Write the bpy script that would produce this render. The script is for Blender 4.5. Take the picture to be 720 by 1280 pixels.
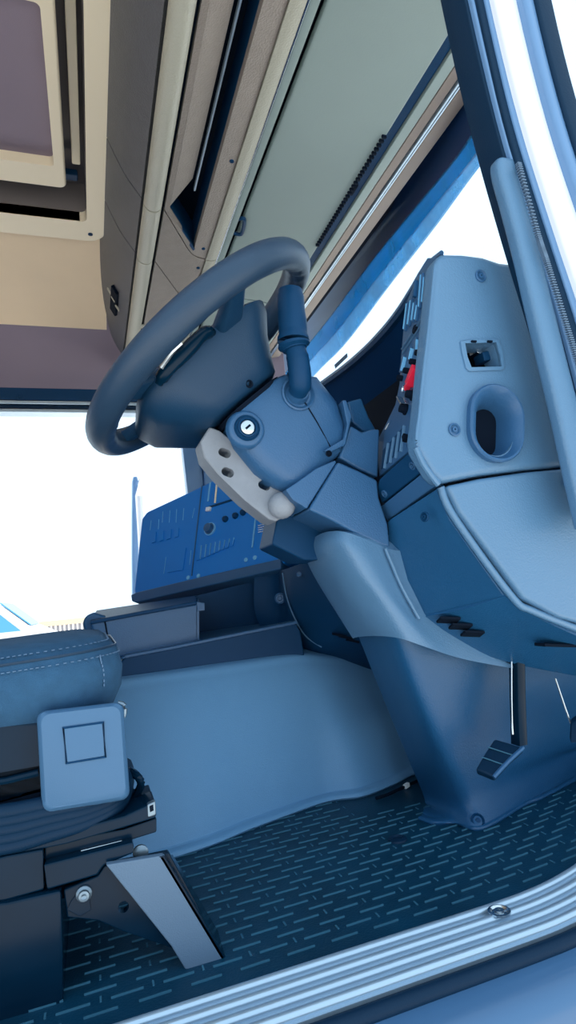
import bpy, bmesh, math, random
from mathutils import Vector, Matrix
random.seed(7)
for o in list(bpy.data.objects): bpy.data.objects.remove(o)
SC = bpy.context.scene
COL = SC.collection
# ------------------------------------------------------------------ camera, sky, exposure
F, CX, CY = 760.0, 389.0, 675.0            # focal length and principal point in photo pixels (720 x 1280)
CAM = Vector((0, -0.65, 0.42))             # metres: X to the truck's nose, Y to the passenger side, Z up from cab floor
yaw, pitch, roll = math.radians(20.2), math.radians(4.7), math.radians(5.5)
fw = Vector((math.sin(yaw)*math.cos(pitch), math.cos(yaw)*math.cos(pitch), math.sin(pitch)))
r0 = Vector((math.cos(yaw), -math.sin(yaw), 0)); u0 = r0.cross(fw)
rt = r0*math.cos(roll) - u0*math.sin(roll); up = u0*math.cos(roll) + r0*math.sin(roll)
cd = bpy.data.cameras.new('camera'); cam = bpy.data.objects.new('camera', cd); COL.objects.link(cam)
m3 = Matrix((rt, up, -fw)).transposed()
cam.matrix_world = Matrix.Translation(CAM) @ m3.to_4x4()
cd.sensor_fit = 'VERTICAL'; cd.sensor_height = 36; cd.lens = 36*F/1280
cd.shift_x = (360-CX)/1280; cd.shift_y = (CY-640)/1280
cd.clip_start = 0.02; cd.clip_end = 500
SC.camera = cam
W = bpy.data.worlds.new('sky'); SC.world = W; W.use_nodes = True
bg = W.node_tree.nodes['Background']
bg.inputs[0].default_value = (0.68, 0.86, 1.0, 1); bg.inputs[1].default_value = 1.5
sl = bpy.data.lights.new('sun', 'SUN'); sl.energy = 8.0; sl.angle = math.radians(6); sl.color = (1.0, 0.95, 0.88)
so = bpy.data.objects.new('sun', sl); COL.objects.link(so)
so.rotation_euler = Vector((-0.10, -0.40, -0.91)).to_track_quat('-Z', 'Y').to_euler()
vs = SC.view_settings
vs.view_transform = 'Standard'; vs.look = 'None'; vs.gamma = 1; vs.use_curve_mapping = False; vs.exposure = 0.12

# ------------------------------------------------------------------ helpers
def ray(x, y): return fw + rt*((x-CX)/F) - up*((y-CY)/F)
def V(x, y, X=None, Y=None, Z=None, pl=None):
    """photo pixel -> point on the plane the thing touches"""
    d = ray(x, y)
    if pl is not None:
        p, n = pl; t = (p-CAM).dot(n)/d.dot(n)
    elif X is not None: t = (X-CAM.x)/d.x
    elif Y is not None: t = (Y-CAM.y)/d.y
    else: t = (Z-CAM.z)/d.z
    return CAM + d*t
def plane(a, b, c): return (a, (b-a).cross(c-a).normalized())

MATS = {}
def mat(name, col, rough=0.5, metal=0.0, bump=0.0, bscale=400, var=0.0, vscale=6, spec=0.3, emit=None, trans=0.0, coat=0.0):
    if name in MATS: return MATS[name]
    m = bpy.data.materials.new(name); m.use_nodes = True
    nt = m.node_tree; N = nt.nodes; Lk = nt.links
    b = N['Principled BSDF']
    b.inputs['Base Color'].default_value = (*col, 1); b.inputs['Roughness'].default_value = rough
    b.inputs['Metallic'].default_value = metal; b.inputs['Specular IOR Level'].default_value = spec
    b.inputs['Transmission Weight'].default_value = trans; b.inputs['Coat Weight'].default_value = coat
    tc = N.new('ShaderNodeTexCoord')
    if var > 0:
        nz = N.new('ShaderNodeTexNoise'); nz.inputs['Scale'].default_value = vscale; nz.inputs['Detail'].default_value = 6
        Lk.new(tc.outputs['Object'], nz.inputs['Vector'])
        mx = N.new('ShaderNodeMix'); mx.data_type = 'RGBA'
        mx.inputs['A'].default_value = (*[c*(1-var) for c in col], 1); mx.inputs['B'].default_value = (*[min(1, c*(1+var)) for c in col], 1)
        Lk.new(nz.outputs['Fac'], mx.inputs['Factor']); Lk.new(mx.outputs['Result'], b.inputs['Base Color'])
    if bump > 0:
        n2 = N.new('ShaderNodeTexNoise'); n2.inputs['Scale'].default_value = bscale; n2.inputs['Detail'].default_value = 3
        Lk.new(tc.outputs['Object'], n2.inputs['Vector'])
        bp = N.new('ShaderNodeBump'); bp.inputs['Strength'].default_value = bump; bp.inputs['Distance'].default_value = 0.002
        Lk.new(n2.outputs['Fac'], bp.inputs['Height']); Lk.new(bp.outputs['Normal'], b.inputs['Normal'])
    if emit: b.inputs['Emission Color'].default_value = (*emit[0], 1); b.inputs['Emission Strength'].default_value = emit[1]
    MATS[name] = m; return m
def tinted(name, col, gloss=0.12, rough=0.15, fac=0.0, dcol=None):
    m = bpy.data.materials.new(name); m.use_nodes = True
    nt = m.node_tree; N = nt.nodes; Lk = nt.links; N.remove(N['Principled BSDF'])
    t = N.new('ShaderNodeBsdfTransparent'); t.inputs[0].default_value = (*col, 1)
    g = N.new('ShaderNodeBsdfGlossy'); g.inputs['Roughness'].default_value = rough
    mx = N.new('ShaderNodeMixShader'); mx.inputs[0].default_value = gloss
    Lk.new(t.outputs[0], mx.inputs[1]); Lk.new(g.outputs[0], mx.inputs[2]); out = mx
    if fac > 0:
        d = N.new('ShaderNodeBsdfDiffuse'); d.inputs[0].default_value = (*(dcol or col), 1)
        m2 = N.new('ShaderNodeMixShader')
        nz = N.new('ShaderNodeTexNoise'); nz.inputs['Scale'].default_value = 9; nz.inputs['Detail'].default_value = 8
        tc = N.new('ShaderNodeTexCoord'); Lk.new(tc.outputs['Object'], nz.inputs['Vector'])
        mr = N.new('ShaderNodeMapRange'); mr.inputs['From Min'].default_value = 0.35; mr.inputs['From Max'].default_value = 0.7
        mr.inputs['To Min'].default_value = fac*0.6; mr.inputs['To Max'].default_value = min(1, fac*1.4)
        Lk.new(nz.outputs['Fac'], mr.inputs['Value']); Lk.new(mr.outputs['Result'], m2.inputs[0])
        Lk.new(mx.outputs[0], m2.inputs[1]); Lk.new(d.outputs[0], m2.inputs[2]); out = m2
    Lk.new(out.outputs[0], N['Material Output'].inputs['Surface'])
    MATS[name] = m; return m

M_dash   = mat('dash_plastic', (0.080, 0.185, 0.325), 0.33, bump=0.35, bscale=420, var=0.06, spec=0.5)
M_dash_shaded  = mat('shaded_dash_plastic', (0.012, 0.08, 0.195), 0.34, bump=0.35, bscale=420, var=0.08, spec=0.38)  # darker dash plastic: footwell shade is put into the colour
M_shroud = mat('shroud_plastic', (0.028, 0.10, 0.225), 0.34, bump=0.3, bscale=420, var=0.08, spec=0.4)
M_dark   = mat('dark_plastic', (0.004, 0.042, 0.115), 0.45, bump=0.2, bscale=800, var=0.1, spec=0.15)
M_black  = mat('black_void', (0.002, 0.007, 0.018), 0.8, spec=0.1)
M_blackm = mat('black_painted_steel', (0.001, 0.014, 0.034), 0.2, var=0.3, vscale=14, coat=0.0, spec=0.14)
M_rubber = mat('rubber', (0.003, 0.022, 0.055), 0.5, bump=0.2, bscale=500, spec=0.15)
M_mat    = mat('mat_rubber', (0.0008, 0.034, 0.075), 0.42, bump=0.3, bscale=300, var=0.6, vscale=7, spec=0.4)
M_matrib = mat('mat_rib_rubber', (0.035, 0.13, 0.21), 0.4)
M_tunnel = mat('tunnel_vinyl', (0.135, 0.32, 0.56), 0.40, bump=0.3, bscale=700, var=0.1, vscale=3)
M_alu    = mat('sill_aluminium', (0.44, 0.57, 0.70), 0.28, metal=0.6, bump=0.1, bscale=60)
M_steel  = mat('steel', (0.55, 0.62, 0.68), 0.25, metal=1.0)
M_dsteel = mat('dull_steel', (0.20, 0.27, 0.34), 0.42, metal=0.8, var=0.3, vscale=60)
M_seat   = mat('seat_fabric', (0.03, 0.10, 0.20), 0.9, bump=0.8, bscale=1200, var=0.25, vscale=60)
M_stitch = mat('stitch_thread', (0.085, 0.16, 0.27), 0.8)
M_seatbx = mat('seat_side_plastic', (0.055, 0.14, 0.265), 0.42, bump=0.12, bscale=800)
M_grey   = mat('grey_cover', (0.10, 0.165, 0.255), 0.55, bump=0.25, bscale=600, var=0.1)
M_liner  = mat('headliner_fabric', (0.90, 0.72, 0.51), 0.9, bump=0.3, bscale=700, var=0.06)
M_linerd = mat('upper_side_trim', (0.28, 0.23, 0.29), 0.85, bump=0.3, bscale=700, var=0.06)
M_hatch  = mat('hatch_plastic', (0.93, 0.82, 0.62), 0.5)
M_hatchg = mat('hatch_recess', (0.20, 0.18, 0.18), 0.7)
M_ohd    = mat('overhead_plastic', (0.10, 0.105, 0.12), 0.45, bump=0.9, bscale=260, var=0.15, vscale=40, spec=0.5)
M_ohl    = mat('overhead_rail_plastic', (0.40, 0.40, 0.34), 0.33, bump=0.7, bscale=260, spec=0.5)
M_ohp    = mat('overhead_door_plastic', (0.25, 0.22, 0.20), 0.48, bump=0.9, bscale=260, var=0.12, vscale=40, spec=0.5)
M_blind  = mat('blind_panel', (0.28, 0.36, 0.36), 0.6, bump=0.1, bscale=300, var=0.08, vscale=4)
M_strip  = mat('header_strip', (0.24, 0.20, 0.18), 0.55, bump=0.3, bscale=500)
M_wheel  = mat('wheel_leather', (0.020, 0.046, 0.088), 0.34, bump=0.25, bscale=700, var=0.12, vscale=20)
M_hood   = mat('hood_plastic', (0.001, 0.028, 0.095), 0.8, spec=0.02)
M_hub    = mat('hub_plastic', (0.007, 0.038, 0.09), 0.40, bump=0.25, bscale=800)
M_brack  = mat('bracket_paint', (0.22, 0.25, 0.30), 0.55, bump=0.3, bscale=300, var=0.25, vscale=25)
M_cons_glare   = mat('glare_console_plastic', (0.008, 0.19, 0.62), 0.45, bump=0.1, bscale=600)  # veiling glare is put into this bright saturated blue
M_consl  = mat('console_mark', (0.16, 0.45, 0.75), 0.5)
M_white  = mat('white_mark', (0.75, 0.8, 0.85), 0.5)
M_red    = mat('red_switch', (0.75, 0.02, 0.06), 0.35)
M_blueb  = mat('painted_body', (0.11, 0.23, 0.43), 0.3, coat=0.5, var=0.05)
M_sillp  = mat('sill_paint', (0.055, 0.14, 0.28), 0.3, coat=0.2)
M_white_body = mat('white_paint', (0.78, 0.82, 0.88), 0.3, coat=0.5)
M_glass  = tinted('windscreen_glass', (0.97, 0.99, 1.0), 0.02, 0.02)
M_visb   = mat('visor_band', (0.006, 0.03, 0.10), 0.35)
M_vist   = tinted('visor_tint', (0.02, 0.36, 0.60), 0.06, 0.25, 0.25, (0.04, 0.28, 0.50))
M_visl   = tinted('visor_edge', (0.30, 0.60, 0.82), 0.05, 0.2, 0.35, (0.30, 0.52, 0.72))
M_ground = mat('concrete_ground', (0.70, 0.66, 0.60), 0.9, bump=0.3, bscale=8, var=0.1, vscale=1)
M_beige  = mat('beige_concrete', (0.75, 0.62, 0.45), 0.8)
M_fence  = mat('fence_grey', (0.30, 0.30, 0.34), 0.7)
M_orange = mat('orange_plate', (0.9, 0.25, 0.1), 0.6)
M_vang   = mat('vehicle_glass', (0.10, 0.35, 0.62), 0.1)

def tag(o, label, cat, group=None, kind=None):
    if label: o['label'] = label
    if cat: o['category'] = cat
    if group: o['group'] = group
    if kind: o['kind'] = kind
    return o
def thing(name, label, cat, loc, group=None, kind=None):
    o = bpy.data.objects.new(name, None); COL.objects.link(o); o.location = loc; o.empty_display_size = 0.05
    return tag(o, label, cat, group, kind)
WORLD = {}
def link(name, me, m, parent=None, c=Vector()):
    o = bpy.data.objects.new(name, me); COL.objects.link(o)
    if m: me.materials.append(m)
    o.location = c; WORLD[o] = c.copy()
    if parent:
        o.parent = parent
        o.location = c - (WORLD.get(parent) or parent.location)
    return o
def finish(bm, name, m, parent, smooth=True, angle=38, wn=False):
    bmesh.ops.recalc_face_normals(bm, faces=bm.faces)
    lo = Vector((1e9,)*3); hi = -lo
    for v in bm.verts:
        for i in range(3): lo[i] = min(lo[i], v.co[i]); hi[i] = max(hi[i], v.co[i])
    c = (lo+hi)/2
    for v in bm.verts: v.co -= c
    me = bpy.data.meshes.new(name); bm.to_mesh(me); bm.free()
    if smooth:
        for p in me.polygons: p.use_smooth = True
        me.set_sharp_from_angle(angle=math.radians(angle))
    o = link(name, me, m, parent, c)
    if wn:
        w = o.modifiers.new('wn', 'WEIGHTED_NORMAL'); w.keep_sharp = True
    return o
def bev(bm, w, seg=2, ang=30):
    if w <= 0: return
    bmesh.ops.recalc_face_normals(bm, faces=bm.faces)
    es = [e for e in bm.edges if len(e.link_faces) == 2 and e.calc_face_angle(0) > math.radians(ang)]
    bmesh.ops.bevel(bm, geom=es, offset=w, segments=seg, profile=0.5, affect='EDGES', clamp_overlap=True)
def poly(name, verts, faces, m, parent=None, b=0.0, seg=2):
    bm = bmesh.new(); vs_ = [bm.verts.new(v) for v in verts]
    for f in faces: bm.faces.new([vs_[i] for i in f])
    bev(bm, b, seg); return finish(bm, name, m, parent, wn=True)
def prism(name, pts, off, m, parent=None, b=0.0, seg=2):
    bm = bmesh.new(); off = Vector(off)
    A = [bm.verts.new(p) for p in pts]; B = [bm.verts.new(p+off) for p in pts]; n = len(pts)
    bm.faces.new(A); bm.faces.new(B[::-1])
    for i in range(n): bm.faces.new((A[i], B[i], B[(i+1) % n], A[(i+1) % n]))
    bev(bm, b, seg); return finish(bm, name, m, parent, wn=True)
def box(name, lo, hi, m, parent=None, b=0.0, seg=2):
    x0, y0, z0 = lo; x1, y1, z1 = hi
    return prism(name, [Vector((x0, y0, z0)), Vector((x1, y0, z0)), Vector((x1, y1, z0)), Vector((x0, y1, z0))], (0, 0, z1-z0), m, parent, b, seg)
def obox(name, c, u, v, w, m, parent=None, b=0.0, seg=2):
    """box from its centre and three half-axis vectors"""
    c, u, v, w = map(Vector, (c, u, v, w))
    return prism(name, [c-u-v-w, c+u-v-w, c+u+v-w, c-u+v-w], w*2, m, parent, b, seg)
def cr(p, t):
    n = len(p)-1; i = min(int(t*n), n-1); f = t*n-i
    a, b_, c, d = p[max(i-1, 0)], p[i], p[i+1], p[min(i+2, n)]
    return 0.5*((2*b_)+(c-a)*f+(2*a-5*b_+4*c-d)*f*f+(3*b_-a-3*c+d)*f*f*f)
def spline(p, n): return [cr(p, i/(n-1)) for i in range(n)]
def densify(p, n): return spline([Vector(q) for q in p], n)
def loft(name, rows, off, m, parent=None, nu=16, nv=24, smooth_rows=True, b=0.0):
    rows = [densify(r, nv) for r in rows]
    if smooth_rows:
        cols = [spline([r[j] for r in rows], nu) for j in range(nv)]
        g = [[cols[j][i] for j in range(nv)] for i in range(nu)]
    else: g = rows
    nu = len(g); bm = bmesh.new(); off = Vector(off)
    A = [[bm.verts.new(p) for p in r] for r in g]; B = [[bm.verts.new(p+off) for p in r] for r in g]
    for i in range(nu-1):
        for j in range(nv-1):
            bm.faces.new((A[i][j], A[i][j+1], A[i+1][j+1], A[i+1][j])); bm.faces.new((B[i][j], B[i+1][j], B[i+1][j+1], B[i][j+1]))
    for j in range(nv-1):
        bm.faces.new((A[0][j], B[0][j], B[0][j+1], A[0][j+1])); bm.faces.new((A[-1][j], A[-1][j+1], B[-1][j+1], B[-1][j]))
    for i in range(nu-1):
        bm.faces.new((A[i][0], A[i+1][0], B[i+1][0], B[i][0])); bm.faces.new((A[i][-1], B[i][-1], B[i+1][-1], A[i+1][-1]))
    return finish(bm, name, m, parent)
def skin(name, loops, m, parent=None, cap=True, closed=False, angle=38):
    bm = bmesh.new(); L = [[bm.verts.new(p) for p in l] for l in loops]; n = len(loops[0]); k = len(L)
    for i in range(k if closed else k-1):
        a, b_ = L[i], L[(i+1) % k]
        for j in range(n): bm.faces.new((a[j], a[(j+1) % n], b_[(j+1) % n], b_[j]))
    if cap and not closed: bm.faces.new(L[0][::-1]); bm.faces.new(L[-1])
    return finish(bm, name, m, parent, angle=angle)
def rr(c, u, v, a, b_, r, n=4):
    """rounded rectangle loop: centre, unit axes, half sizes, corner radius"""
    out = []; r = min(r, a*.999, b_*.999)
    for k, (sx, sy) in enumerate(((1, 1), (-1, 1), (-1, -1), (1, -1))):
        for i in range(n+1):
            t = math.radians(90*k+90*i/n)
            out.append(c + u*(sx*(a-r)+r*math.cos(t)) + v*(sy*(b_-r)+r*math.sin(t)))
    return out
def sweep(name, path, rad, m, parent=None, n=10, closed=False, sx=1.0, ref=None, samples=None):
    P = [Vector(p) for p in path]
    if samples: P = spline(P, samples)
    k = len(P); loops = []; ref = Vector(ref or (0, 0, 1))
    for i, p in enumerate(P):
        if closed: t = P[(i+1) % k]-P[i-1]
        else: t = P[min(i+1, k-1)]-P[max(i-1, 0)]
        t.normalize(); a = t.cross(ref)
        if a.length < 1e-4: a = t.cross(Vector((1, 0, 0)))
        a.normalize(); b_ = a.cross(t)
        R = rad if not isinstance(rad, (list, tuple)) else (rad[0]+(rad[-1]-rad[0])*i/(k-1) if len(rad) == 2 else rad[min(int(i/(k-1)*(len(rad)-1)+.5), len(rad)-1)])
        loops.append([p + a*(R*sx*math.cos(2*math.pi*j/n)) + b_*(R*math.sin(2*math.pi*j/n)) for j in range(n)])
    return skin(name, loops, m, parent, closed=closed)
def lathe(name, c, axis, prof, m, parent=None, n=20, sx=1.0, ref=None):
    """prof: (radius, height along axis)"""
    axis = Vector(axis).normalized(); ref = Vector(ref or (0, 0, 1)); a = axis.cross(ref)
    if a.length < 1e-3: a = axis.cross(Vector((1, 0, 0)))
    a.normalize(); b_ = axis.cross(a)
    loops = [[Vector(c) + axis*h + a*(max(r, 1e-5)*sx*math.cos(2*math.pi*j/n)) + b_*(max(r, 1e-5)*math.sin(2*math.pi*j/n)) for j in range(n)] for r, h in prof]
    return skin(name, loops, m, parent)
def cut(o, cutter):
    md = o.modifiers.new('cut', 'BOOLEAN'); md.operation = 'DIFFERENCE'; md.object = cutter; md.solver = 'EXACT'
    bpy.context.view_layer.update()
    dg = bpy.context.evaluated_depsgraph_get()
    me = bpy.data.meshes.new_from_object(o.evaluated_get(dg), depsgraph=dg)
    o.modifiers.clear(); o.data = me
    me.set_sharp_from_angle(angle=math.radians(38))
    w = o.modifiers.new('wn', 'WEIGHTED_NORMAL'); w.keep_sharp = True
    WORLD.pop(cutter, None); bpy.data.objects.remove(cutter)
def screw(c, n, r, parent, name='screw', m=None, depth=0.004):
    """a recessed-looking socket screw: dished washer with a head"""
    o = lathe(name, c, n, [(r*1.25, -0.001), (r*1.25, depth*0.3), (r, depth*0.45), (r*0.8, -depth*0.1), (r*0.55, -depth*0.1), (r*0.5, depth*0.5), (r*0.2, depth*0.55), (r*0.18, 0.0), (0.0, 0.0)], m or M_dark, parent, 14)
    return o
def struct(o): o['kind'] = 'structure'; return o
X_, Y_, Z_ = Vector((1, 0, 0)), Vector((0, 1, 0)), Vector((0, 0, 1))

# ------------------------------------------------------------------ cab shell
struct(box('floor', (-1.2, 0.0, -0.05), (1.3, 2.2, 0.0), M_dark))
struct(box('wall_front', (1.2, 0.0, -0.05), (1.26, 2.2, 0.88), M_dark))
struct(box('wall_rear', (-1.26, -0.02, -0.05), (-1.2, 2.22, 1.72), M_linerd))
# headliner: gently arched across the cab
prof = [(0.02, 1.40), (0.10, 1.57), (0.25, 1.645), (0.6, 1.66), (1.1, 1.66), (1.5, 1.65), (1.72, 1.615), (1.86, 1.555)]
struct(loft('ceiling', [[Vector((x, y, z)) for y, z in prof] for x in (-1.2, -0.5, 0.125)], (0, 0, 0.03), M_liner, nu=4, nv=40))
prof2 = [(1.80, 1.588), (1.90, 1.545), (1.99, 1.47), (2.05, 1.385), (2.075, 1.31)]
struct(loft('wall_passenger', [[Vector((x, y, z)) for y, z in prof2] for x in (-1.2, -0.5, 0.32)], (0, 0.03, 0.02), M_linerd, nu=4, nv=24))
hd = struct(box('trim_1', (-1.2, 2.05, 1.318), (0.62, 2.12, 1.372), M_dark, b=0.006))
box('edge_strip', (-1.2, 2.052, 1.302), (0.62, 2.12, 1.317), M_alu, hd, b=0.003)
box('seal', (-1.2, 2.056, 1.285), (0.62, 2.12, 1.301), M_rubber, hd, b=0.004)
box('lower_edge_strip', (-1.2, 2.058, 1.268), (0.62, 2.12, 1.284), M_alu, hd, b=0.003)
screw(V(25, 496, Y=2.049), -Y_, 0.012, hd, 'plug')
# roof skin above everything (keeps light out)
struct(box('ceiling_roof_skin', (-1.26, 0.0, 1.80), (1.0, 2.2, 1.83), M_white_body))
# passenger threshold and pillar
struct(box('wall_passenger_threshold', (-1.2, 2.10, -0.05), (0.75, 2.2, 0.22), M_dark, b=0.01))
struct(box('wall_passenger_front', (0.60, 2.08, -0.05), (1.2, 2.2, 0.88), M_dark))
struct(box('wall_passenger_header', (0.30, 2.06, 1.30), (0.95, 2.16, 1.68), M_linerd, b=0.01))
struct(box('wall_driver_header', (-1.2, 0.0, 1.38), (0.66, 0.05, 1.70), M_linerd, b=0.01))
struct(box('wall_passenger_pillar', (0.60, 2.10, 0.86), (0.78, 2.18, 1.32), M_blueb, b=0.01))
pa = [V(226, 540, Y=2.15), V(250, 540, Y=2.15), V(262, 700, Y=2.15), V(244, 700, Y=2.15)]
struct(prism('trim_2', pa, (0, 0.06, 0), M_blueb, b=0.006))
pa = [V(251, 530, Y=2.12), V(300, 530, Y=2.12), V(310, 700, Y=2.12), V(263, 700, Y=2.12)]
struct(prism('trim_3', pa, (0, 0.08, 0), M_blueb, b=0.006))

# ------------------------------------------------------------------ roof hatch
hx1, hy1 = V(131, 292, Z=1.645).x, V(60, 291, Z=1.645).y
ix1, iy1 = V(108, 268, Z=1.645).x, V(60, 266, Z=1.645).y
hx0, hy0, ix0, iy0 = -0.72, 0.34, -0.66, 0.44
cut(bpy.data.objects['ceiling'], box('c', (ix0-.005, iy0-.005, 1.5), (ix1+.005, iy1+.005, 1.78), None))
hatch = thing('roof_hatch', 'beige framed roof hatch with a half-open lid in the ceiling', 'roof hatch', ((hx0+hx1)/2, (hy0+hy1)/2, 1.68))
def ring(name, x0, x1, y0, y1, ax0, ax1, ay0, ay1, z0, z1, r, ri, m, parent, b):
    oc = Vector(((x0+x1)/2, (y0+y1)/2, z0))
    o = prism(name, rr(oc, X_, Y_, (x1-x0)/2, (y1-y0)/2, r, 6), (0, 0, z1-z0), m, parent, b, 3)
    ic = Vector(((ax0+ax1)/2, (ay0+ay1)/2, z0-0.1))
    cut(o, prism('c', rr(ic, X_, Y_, (ax1-ax0)/2, (ay1-ay0)/2, ri, 5), (0, 0, 0.4), None)); return o
ring('frame', hx0, hx1, hy0, hy1, ix0, ix1, iy0, iy1, 1.628, 1.66, 0.055, 0.02, M_hatch, hatch, 0.007)
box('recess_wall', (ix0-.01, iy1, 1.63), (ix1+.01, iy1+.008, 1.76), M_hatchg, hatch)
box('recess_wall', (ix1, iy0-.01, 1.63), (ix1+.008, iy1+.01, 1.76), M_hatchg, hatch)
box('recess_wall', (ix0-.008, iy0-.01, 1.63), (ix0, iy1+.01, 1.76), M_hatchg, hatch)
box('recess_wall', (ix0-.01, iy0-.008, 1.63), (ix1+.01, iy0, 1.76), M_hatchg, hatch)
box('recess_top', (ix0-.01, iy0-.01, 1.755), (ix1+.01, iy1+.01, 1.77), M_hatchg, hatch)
lx, ly = V(81, 200, Z=1.65).x, V(50, 226, Z=1.65).y
lid = ring('lid', ix0+.05, lx, iy0+.06, ly, ix0+.1, V(66, 190, Z=1.65).x, iy0+.11, V(50, 199, Z=1.65).y, 1.634, 1.665, 0.02, 0.012, M_hatch, hatch, 0.007)
box('lid_panel', (ix0+.06, iy0+.07, 1.662), (lx-.01, ly-.01, 1.69), M_linerd, hatch)
sx0 = V(89, 185, Z=1.70).x; sx1 = V(100, 185, Z=1.70).x
box('slide_rail', (sx0, iy0+.02, 1.70), (sx1, V(95, 206, Z=1.70).y, 1.715), M_hatch, hatch, b=0.003)
box('lock_bar', (ix0+.02, ly+.012, 1.69), (ix1-.02, ly+.04, 1.71), M_dark, hatch, b=0.004)
screw(V(113, 293, Z=1.627), -Z_, 0.006, hatch)

# ------------------------------------------------------------------ overhead console above the windscreen
OY = [-0.06, 0.88, 1.135, 2.0]
oh = thing('overhead_console', 'brown-grey overhead console with rounded rail along the roof above the wheel', 'console', (0.3, 1.0, 1.45))
# XZ profiles, each a strip running across the cab
P_face = [(0.100, 1.655), (0.120, 1.60), (0.150, 1.53), (0.185, 1.475)]
P_under = [(0.245, 1.462), (0.30, 1.462), (0.35, 1.468), (0.398, 1.478)]
P_strip = [(0.400, 1.474), (0.415, 1.474), (0.432, 1.478)]
def xz_strip(name, prof, y0, y1, off, m, parent, endcurve=0.0, skew=(0, 0)):
    rows = []
    n = 8
    for i in range(n+1):
        y = y0+(y1-y0)*i/n
        k = endcurve*max(0, (i/n-0.75)/0.25)**2
        rows.append([Vector((x, y+(skew[0]*(1-i/n)+skew[1]*i/n)*min(max(x-0.235, 0), 0.135), z+k*(0.3+j*0.2))) for j, (x, z) in enumerate(prof)])
    return loft(name, rows, off, m, parent, nu=n+1, nv=12)
for s in range(3):
    y0, y1 = OY[s]+0.003, OY[s+1]-0.003
    xz_strip('fascia', P_face, y0, y1, (0.02, 0, 0.02), M_ohd, oh, 0.03 if s == 2 else 0)
    c = [Vector((0.213, y, 1.462 + (0.006 if (s == 2 and y > 1.9) else 0))) for y in (y0, (y0+y1)/2, y1)]
    sweep('rail', c, 0.0235, M_ohl, oh, n=20)
    sk = (1.95 if s else 0, 1.95 if s < 2 else 0)
    u = xz_strip('underside_panel', P_under, y0, y1, (0.0, 0, 0.02), M_ohp, oh, skew=sk)
    xz_strip('edge_trim', P_strip, y0, y1, (0.0, 0, 0.015), M_ohl, oh, skew=sk)
    if s == 0:
        # open pocket in the underside of the nearest section
        def pkp(x0, x1, y0_, ya, yb, z): return [Vector((x0, y0_, z)), Vector((x1, y0_, z)), Vector((x1, yb, z)), Vector((x0, ya, z))]
        cut(u, prism('c', pkp(0.258, 0.352, 0.2, 0.905, 1.075, 1.40), (0, 0, 0.3), None))
        prism('pocket_wall', pkp(0.256, 0.354, 0.905, 0.905, 1.075, 1.464)[0:1] + [Vector((0.354, 1.075, 1.466)), Vector((0.354, 1.075, 1.56)), Vector((0.256, 0.905, 1.56))], (-0.004, 0.008, 0), M_dark, oh)
        box('pocket_wall', (0.250, 0.19, 1.466), (0.258, 0.905, 1.56), M_ohd, oh)
        box('pocket_wall', (0.353, 0.19, 1.474), (0.361, 1.075, 1.56), M_dark, oh)
        prism('pocket_lid', [Vector((0.259, 0.2, 1.467)), Vector((0.308, 0.2, 1.49)), Vector((0.308, 0.80, 1.49)), Vector((0.259, 0.89, 1.467))], (0.0, 0, 0.008), M_ohp, oh, b=0.002)
        box('pocket_top', (0.25, 0.19, 1.555), (0.36, 1.08, 1.565), M_black, oh)
        box('pocket_rail', (0.316, 0.2, 1.485), (0.320, 0.84, 1.495), M_alu, oh)
box('backing', (0.13, -0.06, 1.54 + 0.05), (0.44, 2.0, 1.60 + 0.05), M_black, oh)
box('groove', (0.225, -0.06, 1.475), (0.25, 1.99, 1.49), M_black, oh)
for p in ((269/3+200, 125/3+160), (163/3+200, 453/3+160), (143/3+200, 525/3+160)):
    screw(V(p[0], p[1], Z=1.473), -Z_, 0.0045, oh)
# end cap at the passenger side
skin('end_cap', [[Vector((x, y, z)) for x, z in ((0.105, 1.66), (0.125, 1.60), (0.155, 1.53), (0.192, 1.47), (0.215, 1.44), (0.25, 1.462), (0.40, 1.478), (0.42, 1.66))] for y in (1.99, 2.03)] + [[Vector((0.15+(x-0.15)*0.85, 2.06, 1.52+(z-1.52)*0.8)) for x, z in ((0.105, 1.66), (0.125, 1.60), (0.155, 1.53), (0.192, 1.47), (0.215, 1.44), (0.25, 1.462), (0.40, 1.478), (0.42, 1.66))]], M_ohd, oh)
# slotted grille on the fascia and under the console
fpl = plane(Vector((0.12, 0, 1.60)), Vector((0.12, 1, 1.60)), Vector((0.185, 0, 1.475)))
fn = fpl[1] if fpl[1].x < 0 else -fpl[1]
gr = obox('grille', V(146, 375, pl=fpl)+fn*0.010, (fpl[1].cross(Y_)).normalized()*0.018, Y_*0.085, fn*0.006, M_black, oh, b=0.002)
for q in ((141, 362), (146, 372), (151, 383)):
    obox('slat', V(q[0], q[1], pl=fpl)+fn*0.0145, (fpl[1].cross(Y_)).normalized()*0.012, Y_*0.006, fn*0.002, M_ohl, oh, b=0.001)
for q in ((177, 408), (181, 414)):
    obox('under_slat', V(q[0], q[1], Z=1.459), X_*0.009, Y_*0.012, Z_*0.003, M_ohl, oh, b=0.001)

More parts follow.
